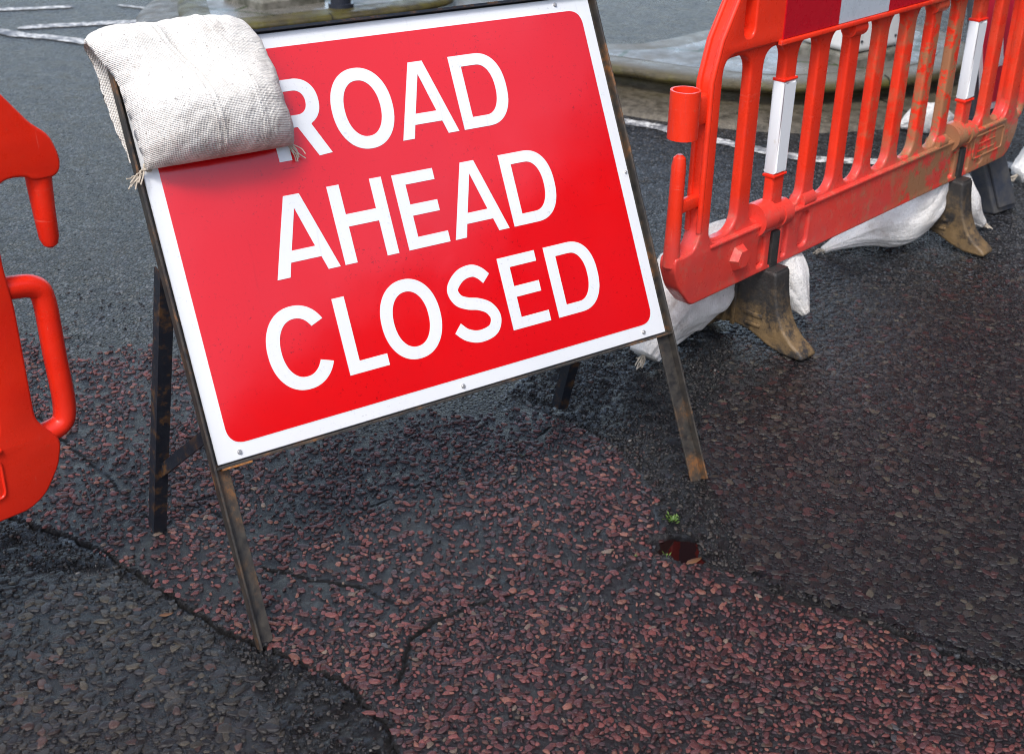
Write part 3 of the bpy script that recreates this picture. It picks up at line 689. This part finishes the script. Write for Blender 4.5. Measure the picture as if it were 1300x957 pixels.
BAG = cloth('woven_sack', (.93, .91, .87), (.82, .79, .73), 112, .6)
POLY = cloth('white_polythene_sack', (.86, .85, .83), (.60, .57, .53), 60, .45, (.20, .09, .05))
TWINE = MT('frayed_twine').set(Base_Color=(.48, .42, .34, 1), Roughness=.9).m
def uvgrid(me, nx, ny, sx=1, sy=1, wrap=False):
    uvl = me.uv_layers.new(name='UVMap'); idx = np.zeros(len(me.loops), np.int32); me.loops.foreach_get('vertex_index', idx)
    i = idx//ny; j = idx % ny; uv = np.stack([i/nx*sx, j/ny*sy], -1).astype(np.float32); uvl.data.foreach_set('uv', uv.ravel())
def sag_bag():
    na, nb = 190, 260
    path = catmull([(.535, .020, 0), (.575, .030, 0), (.65, .030, 0), (.72, .029, 0), (.755, .026, 0), (.768, .004, 0), (.766, -.028, 0), (.74, -.040, 0), (.68, -.042, 0), (.61, -.040, 0), (.56, -.036, 0)], 24)[:, :2]
    L = np.concatenate([[0], np.cumsum(np.hypot(*np.diff(path, axis=0).T))]); t = np.linspace(0, 1, nb)*L[-1]
    pv = np.interp(t, L, path[:, 0]); pn = np.interp(t, L, path[:, 1]); dv = np.gradient(pv); dn = np.gradient(pn); l = np.hypot(dv, dn)
    ov, on = -dn/l, dv/l                         # outward normal of the path
    ov, on = (ov, on) if on[5] > 0 else (-ov, -on)
    b = np.linspace(0, 1, nb)
    lft = np.interp(b, [0, .12, .30, .40, .50, .62, .8, 1], [.002, -.004, -.010, -.030, -.044, -.026, -.018, -.004])
    rgt = np.interp(b, [0, .06, .15, .28, .40, .50, .65, 1], [.283, .283, .274, .276, .268, .240, .235, .20])
    A = np.linspace(-1, 1, na)
    out = []; 
    for side in (1, 0):
        V = np.zeros((na, nb, 3))
        for i, a in enumerate(A):
            ea = max(0, 1-abs(a)**3.6)**.5; eb = np.sqrt(np.clip(1-np.clip(1-b/.10, 0, 1)**2, 0, 1))*np.sqrt(np.clip(1-np.clip((b-.9)/.1, 0, 1)**2, 0, 1))
            u = (lft+rgt)/2+a*(rgt-lft)/2
            T = .090*ea*eb*(.26+.78*np.exp(-((b-.17)/.17)**2))
            T = T+.012*ea*np.exp(-((a+.80)/.25)**2)*np.exp(-((b-.40)/.09)**2)+.010*ea*np.exp(-((a-.45)/.4)**2)*np.exp(-((b-.40)/.07)**2)
            T = T*(1-.28*np.exp(-((a+.12-.3*(b-.3))/.10)**2)*np.exp(-((b-.42)/.08)**2))
            wr = .0050*fbm(u*14+3, b*9+a*1.0, 3)*ea*eb + .0030*np.sin(b*85+u*22)*np.exp(-((abs(a)-1)/.22)**2)*eb*(fbm(u*9, b*14, 2)+.4)
            for a0, k0, am in ((-.22, .35, .0022), (-.14, .35, .0022), (.42, .22, .0018), (.46, .22, .0014)):
                wr = wr+am*eb*np.exp(-((a-a0-k0*(.28-b))/.016)**2)
            wr = wr-.002*ea*eb*np.exp(-((b-.27-.10*a-.03*np.sin(a*5))/.018)**2)*np.exp(-((a-.1)/.5)**2) + .0025*fbm(u*60, b*34, 3)*eb
            T = (T+wr)*side + .0015*side
            nl = .006*(1-ea)*fbm(b*18+a, b*0+a*3, 2)
            V[i, :, 0] = u+nl; V[i, :, 1] = pv+ov*T; V[i, :, 2] = pn+on*T
        out.append(V)
    f = gridF(na, nb)
    me = npmesh('sack', np.concatenate([o.reshape(-1, 3) for o in out]), [f, f[:, ::-1]+na*nb])
    uvl = me.uv_layers.new(name='UVMap'); idx = np.zeros(len(me.loops), np.int32); me.loops.foreach_get('vertex_index', idx); idx = idx % (na*nb)
    uv = np.stack([(idx//nb)/na*1.5, (idx % nb)/nb*3.0], -1).astype(np.float32); uvl.data.foreach_set('uv', uv.ravel())
    bm = bmesh.new(); bm.from_mesh(me); bmesh.ops.remove_doubles(bm, verts=bm.verts, dist=.0012); bm.to_mesh(me); bm.free()
    return me
bag = thing('sandbag', 'off-white woven sandbag slumped over the top left corner of the red sign', 'sandbag', MS)
link('sack', sag_bag(), BAG, bag, True)
def tassel(pts_list, parent, mat=TWINE, r=.0011):
    bm = bmesh.new()
    for pts in pts_list: add_tube(bm, catmull(pts, 5), r, 6)
    return link('frayed_end', bm_mesh(bm), mat, parent)
def fray(c, d, n, Lr, parent, r=.0010):
    out = []
    for k in range(n):
        p = Vector(c)+Vector([random.uniform(-.004, .004) for _ in range(3)]); v = Vector(d).normalized()*random.uniform(.5, 1)*Lr
        v += Vector([random.uniform(-.35, .35)*Lr for _ in range(3)]); v.z = max(v.z, -.003) if parent is bag else v.z
        m_ = p+v*.5+Vector([random.uniform(-.15, .15)*Lr for _ in range(3)]); out.append([tuple(p), tuple(m_), tuple(p+v)])
    return tassel(out, parent, r=r)
fray((.280, .540, .014), (.6, -.8, .0), 9, .035, bag); fray((-.004, .534, .014), (-.6, -.5, .1), 12, .030, bag, .0014); fray((.002, .536, .014), (.9, .35, .1), 10, .028, bag, .0018)
seam = catmull([(-.002, .536, .018), (.05, .541, .026), (.12, .543, .030), (.20, .541, .028), (.25, .539, .020), (.283, .537, .015)], 10)
bm = bmesh.new(); add_tube(bm, seam, [.0022+.0008*math.sin(k*1.7) for k in range(len(seam))], 7); link('seam', bm_mesh(bm), TWINE, bag)
OR = MT('orange_stitch').set(Base_Color=(.55, .20, .03, 1), Roughness=.7).m

def sack(name, label, pts, wid, hgt, mat=POLY, seed=0, closed_tip=(True, True), group='white sandbags weighing down the barrier feet'):
    n, k = 150, 110; P = catmull([(*p,) for p in pts], 20); L = np.concatenate([[0], np.cumsum(np.linalg.norm(np.diff(P, axis=0), axis=1))])
    t = np.linspace(0, L[-1], n); c = np.stack([np.interp(t, L, P[:, j]) for j in range(3)], -1); s = np.linspace(0, 1, n)
    w_ = np.interp(s, np.linspace(0, 1, len(wid)), wid); h_ = np.interp(s, np.linspace(0, 1, len(hgt)), hgt)
    for arr in (w_, h_): arr[:] = np.convolve(np.pad(arr, 6, 'edge'), np.ones(13)/13, 'valid')
    d = np.gradient(c, axis=0); d /= np.linalg.norm(d, axis=1)[:, None]; up = np.array([0, 0, 1.]); sd_ = np.cross(d, up); sd_ /= np.linalg.norm(sd_, axis=1)[:, None]; u2 = np.cross(sd_, d)
    V = np.zeros((n, k, 3)); ph = np.arange(k)*2*math.pi/k
    cs, sn = np.cos(ph), np.sin(ph); ex = .8
    for i in range(n):
        rr = 1+.14*fbm(np.cos(ph)*1.6+seed*3+s[i]*5, np.sin(ph)*1.6+s[i]*4, 3)-.07*np.abs(fbm(np.cos(ph)*3.5+seed*5+s[i]*3, np.sin(ph)*3.5+s[i]*9, 4)) + .045*np.sin(ph*9+seed+6*s[i])*(abs(2*s[i]-1)**2)
        V[i] = c[i]+np.outer(np.sign(cs)*np.abs(cs)**ex*w_[i]*rr, sd_[i])+np.outer(np.sign(sn)*np.abs(sn)**ex*h_[i]*rr, u2[i])
    V[..., 2] = np.maximum(V[..., 2], .004+.002*fbm(V[..., 0]*40, V[..., 1]*40, 2))
    base = Vector((float(c[:, 0].mean()), float(c[:, 1].mean()), 0)); V -= np.array(base)
    t_ = thing('sandbag', label, 'sandbag', Matrix.Translation(base), group)
    cap0 = np.arange(k)[None, ::-1]; cap1 = (np.arange(k)+(n-1)*k)[None]
    f = np.stack([f_ for f_ in gridF(n, k)]); 
    i, j = np.meshgrid(np.arange(n-1), np.arange(k), indexing='ij'); q = np.stack([i*k+j, i*k+(j+1) % k, (i+1)*k+(j+1) % k, (i+1)*k+j], -1).reshape(-1, 4)
    me = npmesh('sack', V.reshape(-1, 3), [q, cap0, cap1]); uvgrid(me, n, k, 2, 2)
    link('sack', me, mat, t_, True)
    for e_, on_ in ((0, closed_tip[0]), (-1, closed_tip[1])):
        if on_:
            p = Vector(c[e_]-np.array(base)); dd = Vector(d[e_])*(-1 if e_ == 0 else 1)
            fray(tuple(p), tuple(dd), 12, .035, t_, .0016)
    return t_

# ================================================================= PLASTIC BARRIERS
BD = Vector((0.686007, 0.727595, 0)).normalized(); BN = Vector((-BD.y, BD.x, 0)); KB = .957
def BM(ox, oy, z0=.0648):       # columns: along the barrier, up, away from the camera -> shapes are drawn in (s, z) and extruded in depth
    return Matrix(((BD.x*KB, BN.x*KB, 0, ox), (BD.y*KB, BN.y*KB, 0, oy), (0, 0, KB, z0), (0, 0, 0, 1)))
SW = Matrix(((1, 0, 0, 0), (0, 0, 1, 0), (0, 1, 0, 0), (0, 0, 0, 1)))      # (s, z, depth) -> (s, depth, z)
M0 = 1.92
def stadium(a, b, c, d, r=None):
    r = min(b-a, d-c)/2-.0001 if r is None else r
    return rnd_poly([(a, c), (b, c), (b, d), (a, d)], r, 6)
male = [(0, .165), (.035, .185), (.068, .235), (.08, .285), (.055, .318), (.037, .345), (.033, .57), (.025, .65), (.022, .775), (.05, .800), (.088, .797), (.102, .785), (.142, .784), (.154, .797), (.155, .82), (.142, .86), (.112, .885), (.06, .955), (.0, 1.0)]
outer = [(.095, .166)] + [(M0+a, b) for a, b in male] + [(.20, 1.0), (.155, .955), (.142, .93), (.075, .842), (.069, .835)]
outer = [(.100, .166), (M0, .166)] + [(M0+a, b) for a, b in male[1:]] + [(.245, 1.0), (.148, .835), (.120, .742), (.118, .36), (.098, .318), (.050, .312), (.022, .318), (.018, .285), (.045, .225)]
slot = lambda c: [stadium(c-.080, c-.052, .150, .268, .008), stadium(c-.022, c+.022, .120, .275, .006), stadium(c+.036, c+.060, .150, .285, .008), stadium(c+.125, c+.172, .195, .288, .022)]
holes = [rnd_poly([(.155, .315), (1.887, .315), (1.887, .798), (.155, .798)], .05, 8), stadium(.228, .275, .83, .955)]
SL = [.475, 1.581]
for c_ in SL:
    holes += [stadium(c_-.082, c_-.050, .185, .270, .010), stadium(c_-.023, c_+.023, .178, .277, .006), stadium(c_+.038, c_+.060, .185, .282, .009), stadium(c_+.120, c_+.168, .190, .292, .022)]
def barrier_panel():
    parts = [shape2d(rnd_poly(outer, .016, 4), holes, 0, .050, .006, 3)]
    th = []
    edges = [.155]+[x_ for i in range(10) for x_ in (.317+.158*i-.0285, .317+.158*i+.0285)]+[1.887]
    for k in range(0, len(edges), 2):
        a, b = edges[k], edges[k+1]; r = min(.056, (b-a)*.48)
        th.append(rnd_poly([(a, .322, r), (b, .322, r), (b, .786, r), (a, .786, r)], r, 8))
    th.append(stadium(.221, .282, .823, .955))
    parts.append(shape2d([(.135, .19), (1.91, .19), (1.91, .96), (.25, .96), (.17, .83), (.135, .74)], th, .010, .040, .0075, 3))
    print('SLAT', sorted({round(v.co.x, 4) for v in parts[-1].vertices if .2 < v.co.x < .45}))
    bm = bmesh.new()
    # lip under the striped board, ribs on the end post
    add_box(bm, (.385, .790, -.009), (1.64, .803, .004), .003); add_box(bm, (.385, .925, -.006), (1.64, .935, .004), .003)
    add_box(bm, (.165, .305, -.005), (1.885, .314, .004), .003)
    for c_ in SL:                                     # pivot humps over the foot sockets
        add_cyl(bm, (c_-.085, .318, .026), (c_-.022, .318, .026), .046, n=32); add_cyl(bm, (c_+.020, .312, .022), (c_+.060, .312, .022), .038, n=32)
        add_cyl(bm, (c_-.022, .316, .024), (c_+.020, .316, .024), .036, n=24)
    for c_ in (.633, 1.423): add_cyl(bm, (c_-.030, .322, .022), (c_+.030, .322, .022), .026, n=20)
    for c_ in (.790, 1.265): add_cyl(bm, (c_-.03, .775, .020), (c_+.035, .775, .020), .024, n=20)
    for n_, r_ in ((.007, .0075), (.043, .0075)):       # twin ribs down the end posts
        add_tube(bm, [(.118, .36, n_), (.1195, .742, n_), (.1475, .835, n_), (.243, .995, n_)], r_, 12)
    add_box(bm, (.205, .81, .034), (.295, .97, .044), .002)
    # hexagonal stud
    add_cyl(bm, (.298, .245, .002), (.298, .245, -.020), .040, .026, n=6)
    rp = [(M0-.26, .215), (M0-.041, .215), (M0-.041, .292), (M0-.26, .292)]
    rp = rnd_poly(rp, .014, 4); rp.append(rp[0]); add_tube(bm, [(a_, b_, -.0005) for a_, b_ in rp], .0028, 8)
    for zz in (.235, .262): add_tube(bm, [(M0-.22, zz, -.0003), (M0-.10, zz, -.0003)], .0022, 8)
    # female end: bar, link and sleeve
    add_tube(bm, [(.034, .29, .024), (.033, .35, .024), (.034, .45, .024), (.035, .55, .024), (.036, .570, .024), (.036, .578, .024)], [.022, .020, .0185, .018, .015, .007], 16)
    add_box(bm, (.040, .425, .012), (.125, .458, .036), .006)
    add_box(bm, (.070, .640, .008), (.125, .715, .040), .010)
    # male end: handle loop and hanging pin
    add_tube(bm, catmull([(M0+.015, .600, .025), (M0+.045, .598, .025), (M0+.082, .588, .025), (M0+.098, .558, .025), (M0+.102, .45, .025), (M0+.106, .345, .025), (M0+.094, .305, .025), (M0+.05, .296, .025)], 6), .021, 18)
    add_tube(bm, [(M0+.122, .80, .025), (M0+.122, .775, .025), (M0+.123, .72, .025), (M0+.125, .672, .025), (M0+.126, .658, .025), (M0+.126, .652, .025)], [.023, .022, .0195, .0175, .013, .005], 20)
    me = bpy.data.meshes.new('b'); bmesh.ops.recalc_face_normals(bm, faces=bm.faces); bm.to_mesh(me); bm.free(); parts.append(me)
    bm = bmesh.new()                                   # hollow sleeve
    n = 28; cx, cz_ = .040, .024
    ring = lambda r_, zz: [bm.verts.new((cx+r_*math.cos(2*math.pi*k/n), zz, cz_+r_*math.sin(2*math.pi*k/n))) for k in range(n)]
    a_, b_, c_, d_ = ring(.037, .618), ring(.037, .735), ring(.031, .735), ring(.031, .618)
    for p, q in ((a_, b_), (b_, c_), (c_, d_), (d_, a_)):
        for k in range(n): bm.faces.new((p[k], p[(k+1) % n], q[(k+1) % n], q[k]))
    me = bpy.data.meshes.new('b'); bm.to_mesh(me); bm.free(); parts.append(me)
    me = join(parts, 'panel', SW)
    # smooth curved faces by angle
    me.polygons.foreach_set('use_smooth', [True]*len(me.polygons))
    try: me.set_sharp_from_angle(angle=R(32))
    except Exception: pass
    return me
def foot_mesh(c_):
    prof = [(-.145, .004), (-.150, .014), (-.138, .026), (-.105, .045), (-.078, .072), (-.056, .115), (-.043, .17), (-.037, .225), (.075, .225), (.10, .185), (.205, .175), (.222, .10), (.232, .004), (.175, .004), (.150, .032), (.09, .048), (.03, .040), (-.03, .016), (-.075, .004)]
    z_ = lambda z: (z-.0648)/KB
    me = shape2d(rnd_poly([(n_, z_(z)) for n_, z in prof], .012, 4), [], c_-.036, c_+.036, .008, 3)
    M_ = Matrix(((0, 0, 1, 0), (1, 0, 0, 0), (0, 1, 0, 0), (0, 0, 0, 1)))
    me.transform(M_)
    bm = bmesh.new(); bm.from_mesh(me)
    add_box(bm, (c_-.016, -.004, .08), (c_+.018, .030, .272), .003)
    add_box(bm, (c_-.030, -.034, z_(.215)), (c_+.030, .060, z_(.228)), .003)
    for n_ in (.085, .115, .145, .175): add_box(bm, (c_-.044, n_-.007, z_(.045)), (c_-.034, n_+.007, z_(.165)), .003)
    add_box(bm, (c_-.041, -.01, z_(.088)), (c_-.034, .05, z_(.098)), .002); add_box(bm, (c_-.041, -.005, z_(.060)), (c_-.034, .045, z_(.068)), .002)
    me.clear_geometry(); bmesh.ops.recalc_face_normals(bm, faces=bm.faces); bm.to_mesh(me); bm.free()
    me.polygons.foreach_set('use_smooth', [True]*len(me.polygons))
    try: me.set_sharp_from_angle(angle=R(35))
    except Exception: pass
    return me
bar1 = thing('barrier', 'orange-red plastic road barrier smeared with mud, standing right of the sign', 'barrier', BM(.3711, 2.8001), 'plastic road barriers either side of the sign')
link('panel', barrier_panel(), PLA, bar1)
def board(a, b, mat):
    bm = bmesh.new(); add_box(bm, (a, -.0035, .805), (b, .001, .924)); return link('reflective_strip', bm_mesh(bm), mat, bar1)
xs_ = [.40, .662, .925, 1.185, 1.445, 1.63]
for i in range(5): board(xs_[i]+.0002, xs_[i+1], REFR if i % 2 == 0 else REFW)
for c_ in SL:
    me = shape2d(rnd_poly([(c_-.030, .436), (c_+.030, .436), (c_+.030, .686), (c_-.030, .686)], .002, 2), [], .0065, .0435, .008, 3); me.transform(SW); link('white_sleeve', me, SLEEVE, bar1)
    for zz in (.430, .689):
        me = shape2d(rnd_poly([(c_-.031, zz-.004), (c_+.031, zz-.004), (c_+.031, zz+.004), (c_-.031, zz+.004)], .001, 2), [], .0055, .0445, .003, 2); me.transform(SW); link('sleeve_band', me, PLB, bar1)
    link('foot', foot_mesh(c_), FOOT, bar1)
bar2 = bar1.copy(); C.objects.link(bar2); bar2.matrix_world = BM(-.8538-BD.x*M0*KB, 1.9201-BD.y*M0*KB)
bar2['label'] = 'clean bright red plastic barrier end with handle loop and hanging pin at the left edge'
for ch in list(bar1.children):
    c_ = ch.copy()
    if ch.name.startswith('panel'): c_.data = ch.data.copy(); c_.data.materials.clear(); c_.data.materials.append(PLB)
    C.objects.link(c_); c_.parent = bar2

# sandbags over the barrier feet
sack('sandbag', 'white sandbag draped over the near barrier foot, its stained lobe beside the sign\'s right leg', [(.345, 2.985, .030), (.37, 3.02, .075), (.42, 3.10, .125), (.50, 3.20, .16), (.59, 3.28, .235), (.70, 3.27, .19), (.765, 3.225, .115), (.795, 3.205, .075), (.805, 3.20, .06)],
     [.035, .075, .105, .115, .10, .08, .085, .065, .008], [.035, .07, .11, .10, .05, .05, .085, .065, .008], seed=1, closed_tip=(True, False))
sack('sandbag', 'creased white sandbag tied at its pointed end, draped over the far barrier foot', [(.985, 3.80, .012), (1.03, 3.815, .03), (1.12, 3.83, .07), (1.22, 3.87, .10), (1.32, 3.96, .205), (1.42, 4.02, .19), (1.50, 4.03, .08), (1.57, 4.045, .022)],
     [.010, .045, .095, .11, .09, .08, .065, .012], [.008, .03, .07, .095, .05, .05, .06, .012], seed=2)
sack('sandbag', 'small white sandbag corner standing on the road by the island kerb', [(1.60, 5.20, .02), (1.66, 5.20, .045), (1.74, 5.22, .05), (1.84, 5.25, .03)], [.01, .06, .07, .02], [.01, .07, .06, .02], seed=3, group=None)
sack('sandbag', 'plump white sandbag at the right edge beside the grey plastic sign leg', [(1.86, 4.55, .03), (1.98, 4.60, .09), (2.12, 4.66, .10), (2.3, 4.72, .04)], [.03, .10, .12, .05], [.03, .10, .10, .04], seed=4, group=None)

# ================================================================= FOLDING PLASTIC SIGN behind the barrier
GP = MT('grey_plastic'); GP.to('Base Color', GP.mix(GP.rng(GP.noise(14, 7, .75), .4, .7), (.035, .042, .060), (.10, .095, .085))); GP.to('Roughness', GP.rng(GP.noise(25, 5), .3, .7, .35, .6)); GP.to('Normal', GP.bump(GP.noise(50, 5), .3, .003)); GP = GP.m
ang_ = R(38); M2 = Matrix.Translation((1.585, 4.15, 0)) @ Matrix.Rotation(ang_, 4, 'Z') @ Matrix.Rotation(R(-12), 4, 'X')
fs = thing('folding_sign', 'second red sign with white border on grey plastic legs behind the muddy barrier', 'sign', M2)
FR2 = MT('crimson_face').set(Base_Color=(.62, .004, .035, 1), Roughness=.3).m
bm = bmesh.new(); add_box(bm, (0, 0, .34), (.60, .03, 1.10), .008); link('frame', bm_mesh(bm), GP, fs)
bm = bmesh.new(); add_box(bm, (.022, -.004, .362), (.58, -.0005, 1.08)); link('sign_plate', bm_mesh(bm), FW, fs)
bm = bmesh.new(); add_box(bm, (.040, -.007, .385), (.56, -.0045, 1.06)); link('red_field', bm_mesh(bm), FR2, fs)
bm = bmesh.new(); add_box(bm, (.115, -.0095, .50), (.150, -.0075, .95)); add_box(bm, (.1505, -.0094, .50), (.22, -.0076, .53)); link('letter_L', bm_mesh(bm), FW, fs)
def pleg(x0, x1, lean):
    bm = bmesh.new(); vs = add_box(bm, (x0, .0, 0), (x1, .06, .35), .006)
    for v in vs:
        t = 1-v.co.z/.35; v.co.x += lean*t; v.co.y += (-.02 if lean > 0 else -.02)*t; v.co.x += (v.co.x-(x0+x1)/2)*.0*t
    vs = add_box(bm, (x0+.02+lean*.5, -.012, .02), (x1-.012+lean*.5, .0, .30), .004)
    for v in vs: v.co.x += lean*.5*(1-2*v.co.z/.35); v.co.y -= .02*(1-v.co.z/.35)
    return link('leg', bm_mesh(bm), GP, fs)
pleg(-.01, .12, .09); pleg(.50, .60, .0)

# ================================================================= BUILDINGS across the street (seen in the wet sign face and road)
BRK = MT('street_brick'); bt = BRK.n.new('ShaderNodeTexBrick'); bt.inputs['Scale'].default_value = 4; bt.inputs['Color1'].default_value = (.14, .06, .04, 1); bt.inputs['Color2'].default_value = (.10, .045, .035, 1); bt.inputs['Mortar'].default_value = (.12, .11, .10, 1)
bx_ = BRK.xyz(); cb = BRK.n.new('ShaderNodeCombineXYZ'); BRK.l.new(bx_[1], cb.inputs[0]); BRK.l.new(bx_[2], cb.inputs[1]); BRK.l.new(cb.outputs[0], bt.inputs['Vector']); BRK.to('Base Color', bt.outputs['Color']).set(Roughness=.85); BRK = BRK.m
GLS = MT('dark_window').set(Base_Color=(.02, .025, .03, 1), Roughness=.05).m
SLT = MT('roof_slate').set(Base_Color=(.05, .055, .065, 1), Roughness=.6).m
TRM = MT('window_trim').set(Base_Color=(.45, .44, .42, 1), Roughness=.6).m
def building(x0, y0, y1, hgt, label):
    t = thing('brick_building', label, 'building', None, None, (x0, (y0+y1)/2, 0)); Lh = (y1-y0)/2
    bm = bmesh.new(); add_box(bm, (0, -Lh, -.1), (8, Lh, hgt)); link('wall', bm_mesh(bm), BRK, t)
    bm = bmesh.new(); V = [bm.verts.new(p) for p in ((-.3, -Lh-.2, hgt), (8.3, -Lh-.2, hgt), (4, -Lh-.2, hgt+1.1), (-.3, Lh+.2, hgt), (8.3, Lh+.2, hgt), (4, Lh+.2, hgt+1.1))]
    for f in ((0, 2, 1), (3, 4, 5), (0, 3, 5, 2), (2, 5, 4, 1), (0, 1, 4, 3)): bm.faces.new([V[k] for k in f])
    link('roof', bm_mesh(bm), SLT, t)
    z = 1.0
    while z+1.4 < hgt:
        y = -Lh+1.2
        while y+1 < Lh-.4:
            w_ = link('window', shape2d([(y-.06, z-.06), (y+1.06, z-.06), (y+1.06, z+1.46), (y-.06, z+1.46)], [[(y, z), (y+1, z), (y+1, z+1.4), (y, z+1.4)]], -.06, -.002), TRM, t)
            w_.data.transform(Matrix(((0, 0, 1, 0), (1, 0, 0, 0), (0, 1, 0, 0), (0, 0, 0, 1))))
            bm = bmesh.new(); add_box(bm, (-.03, y+.003, z+.003), (-.004, y+.997, z+1.397)); link('pane', bm_mesh(bm), GLS, w_)
            y += 2.4
        z += 2.7
building(12, -24, 3, 6.3, 'low brick terrace across the street, reflected in the lower part of the sign')
building(10, 5, 30, 9.2, 'taller brick building across the street beyond the second red sign')

# ================================================================= small things
LEAF = MT('weed_leaf'); LEAF.to('Base Color', LEAF.mix(LEAF.noise(60), (.025, .07, .008), (.10, .18, .02))).set(Roughness=.45); LEAF = LEAF.m
def weed(x, y, n, sz, label):
    z0 = float(height(np.array([x]), np.array([y]))[0]); V = []; F = []
    for k in range(n):
        a = random.uniform(0, 6.28); l = sz*random.uniform(.5, 1.1); w_ = l*.35; el = random.uniform(.15, .9); ox, oy = random.gauss(0, sz*.5), random.gauss(0, sz*.5)
        d = Vector((math.cos(a)*math.cos(el), math.sin(a)*math.cos(el), math.sin(el))); s = Vector((-math.sin(a), math.cos(a), 0)); b = Vector((ox, oy, -.001))
        i = len(V); V += [tuple(b), tuple(b+d*l*.5+s*w_/2), tuple(b+d*l), tuple(b+d*l*.5-s*w_/2), tuple(b+d*l*.5-Vector((0, 0, l*.08)))]; F += [(i, i+1, i+4), (i+1, i+2, i+4), (i+2, i+3, i+4), (i+3, i, i+4)]
    o = link('weed', npmesh('weed', V, np.array(F)), LEAF); o.location = (x, y, z0+.002); tag(o, label, 'weed', 'weeds in the road cracks'); return o
weed(.347, 2.268, 46, .013, 'small tuft of green weed growing at the back edge of the dark puddle')
weed(.322, 2.135, 14, .008, 'few green leaves in the crack at the front of the puddle')
weed(.255, 2.128, 12, .007, 'tiny green and pale weed in the crack left of the puddle')
weed(.03, 2.52, 5, .007, 'tiny yellow-green sprout on the chippings below the sign\'s bottom edge')
lf = MT('brown_leaf').set(Base_Color=(.13, .06, .025, 1), Roughness=.5).m
def leaf(x, y, a, l, label, z=.006):
    z0 = float(height(np.array([x]), np.array([y]))[0])
    pts = [(-1, 0, 0), (-.6, .28, .05), (0, .38, .02), (.6, .2, .08), (1, 0, .15), (.6, -.22, .06), (0, -.36, .0), (-.6, -.25, .04)]
    V = [(p[0]*l, p[1]*l, p[2]*l) for p in pts]+[(0, 0, -.06*l)]
    o = link('leaf', npmesh('leaf', V, np.array([(k, (k+1) % 8, 8) for k in range(8)])), lf, None, True); o.location = (x, y, z0+z); o.rotation_euler = (0, 0, a)
    o.modifiers.new('s', 'SOLIDIFY').thickness = .0006; tag(o, label, 'leaf', 'fallen brown leaves')
leaf(.375, 2.128, .5, .020, 'brown leaf floating at the front of the dark puddle', .017)
leaf(-.63, 1.905, .3, .014, 'small dead brown leaf on the black tar strip left of the sign\'s front leg')
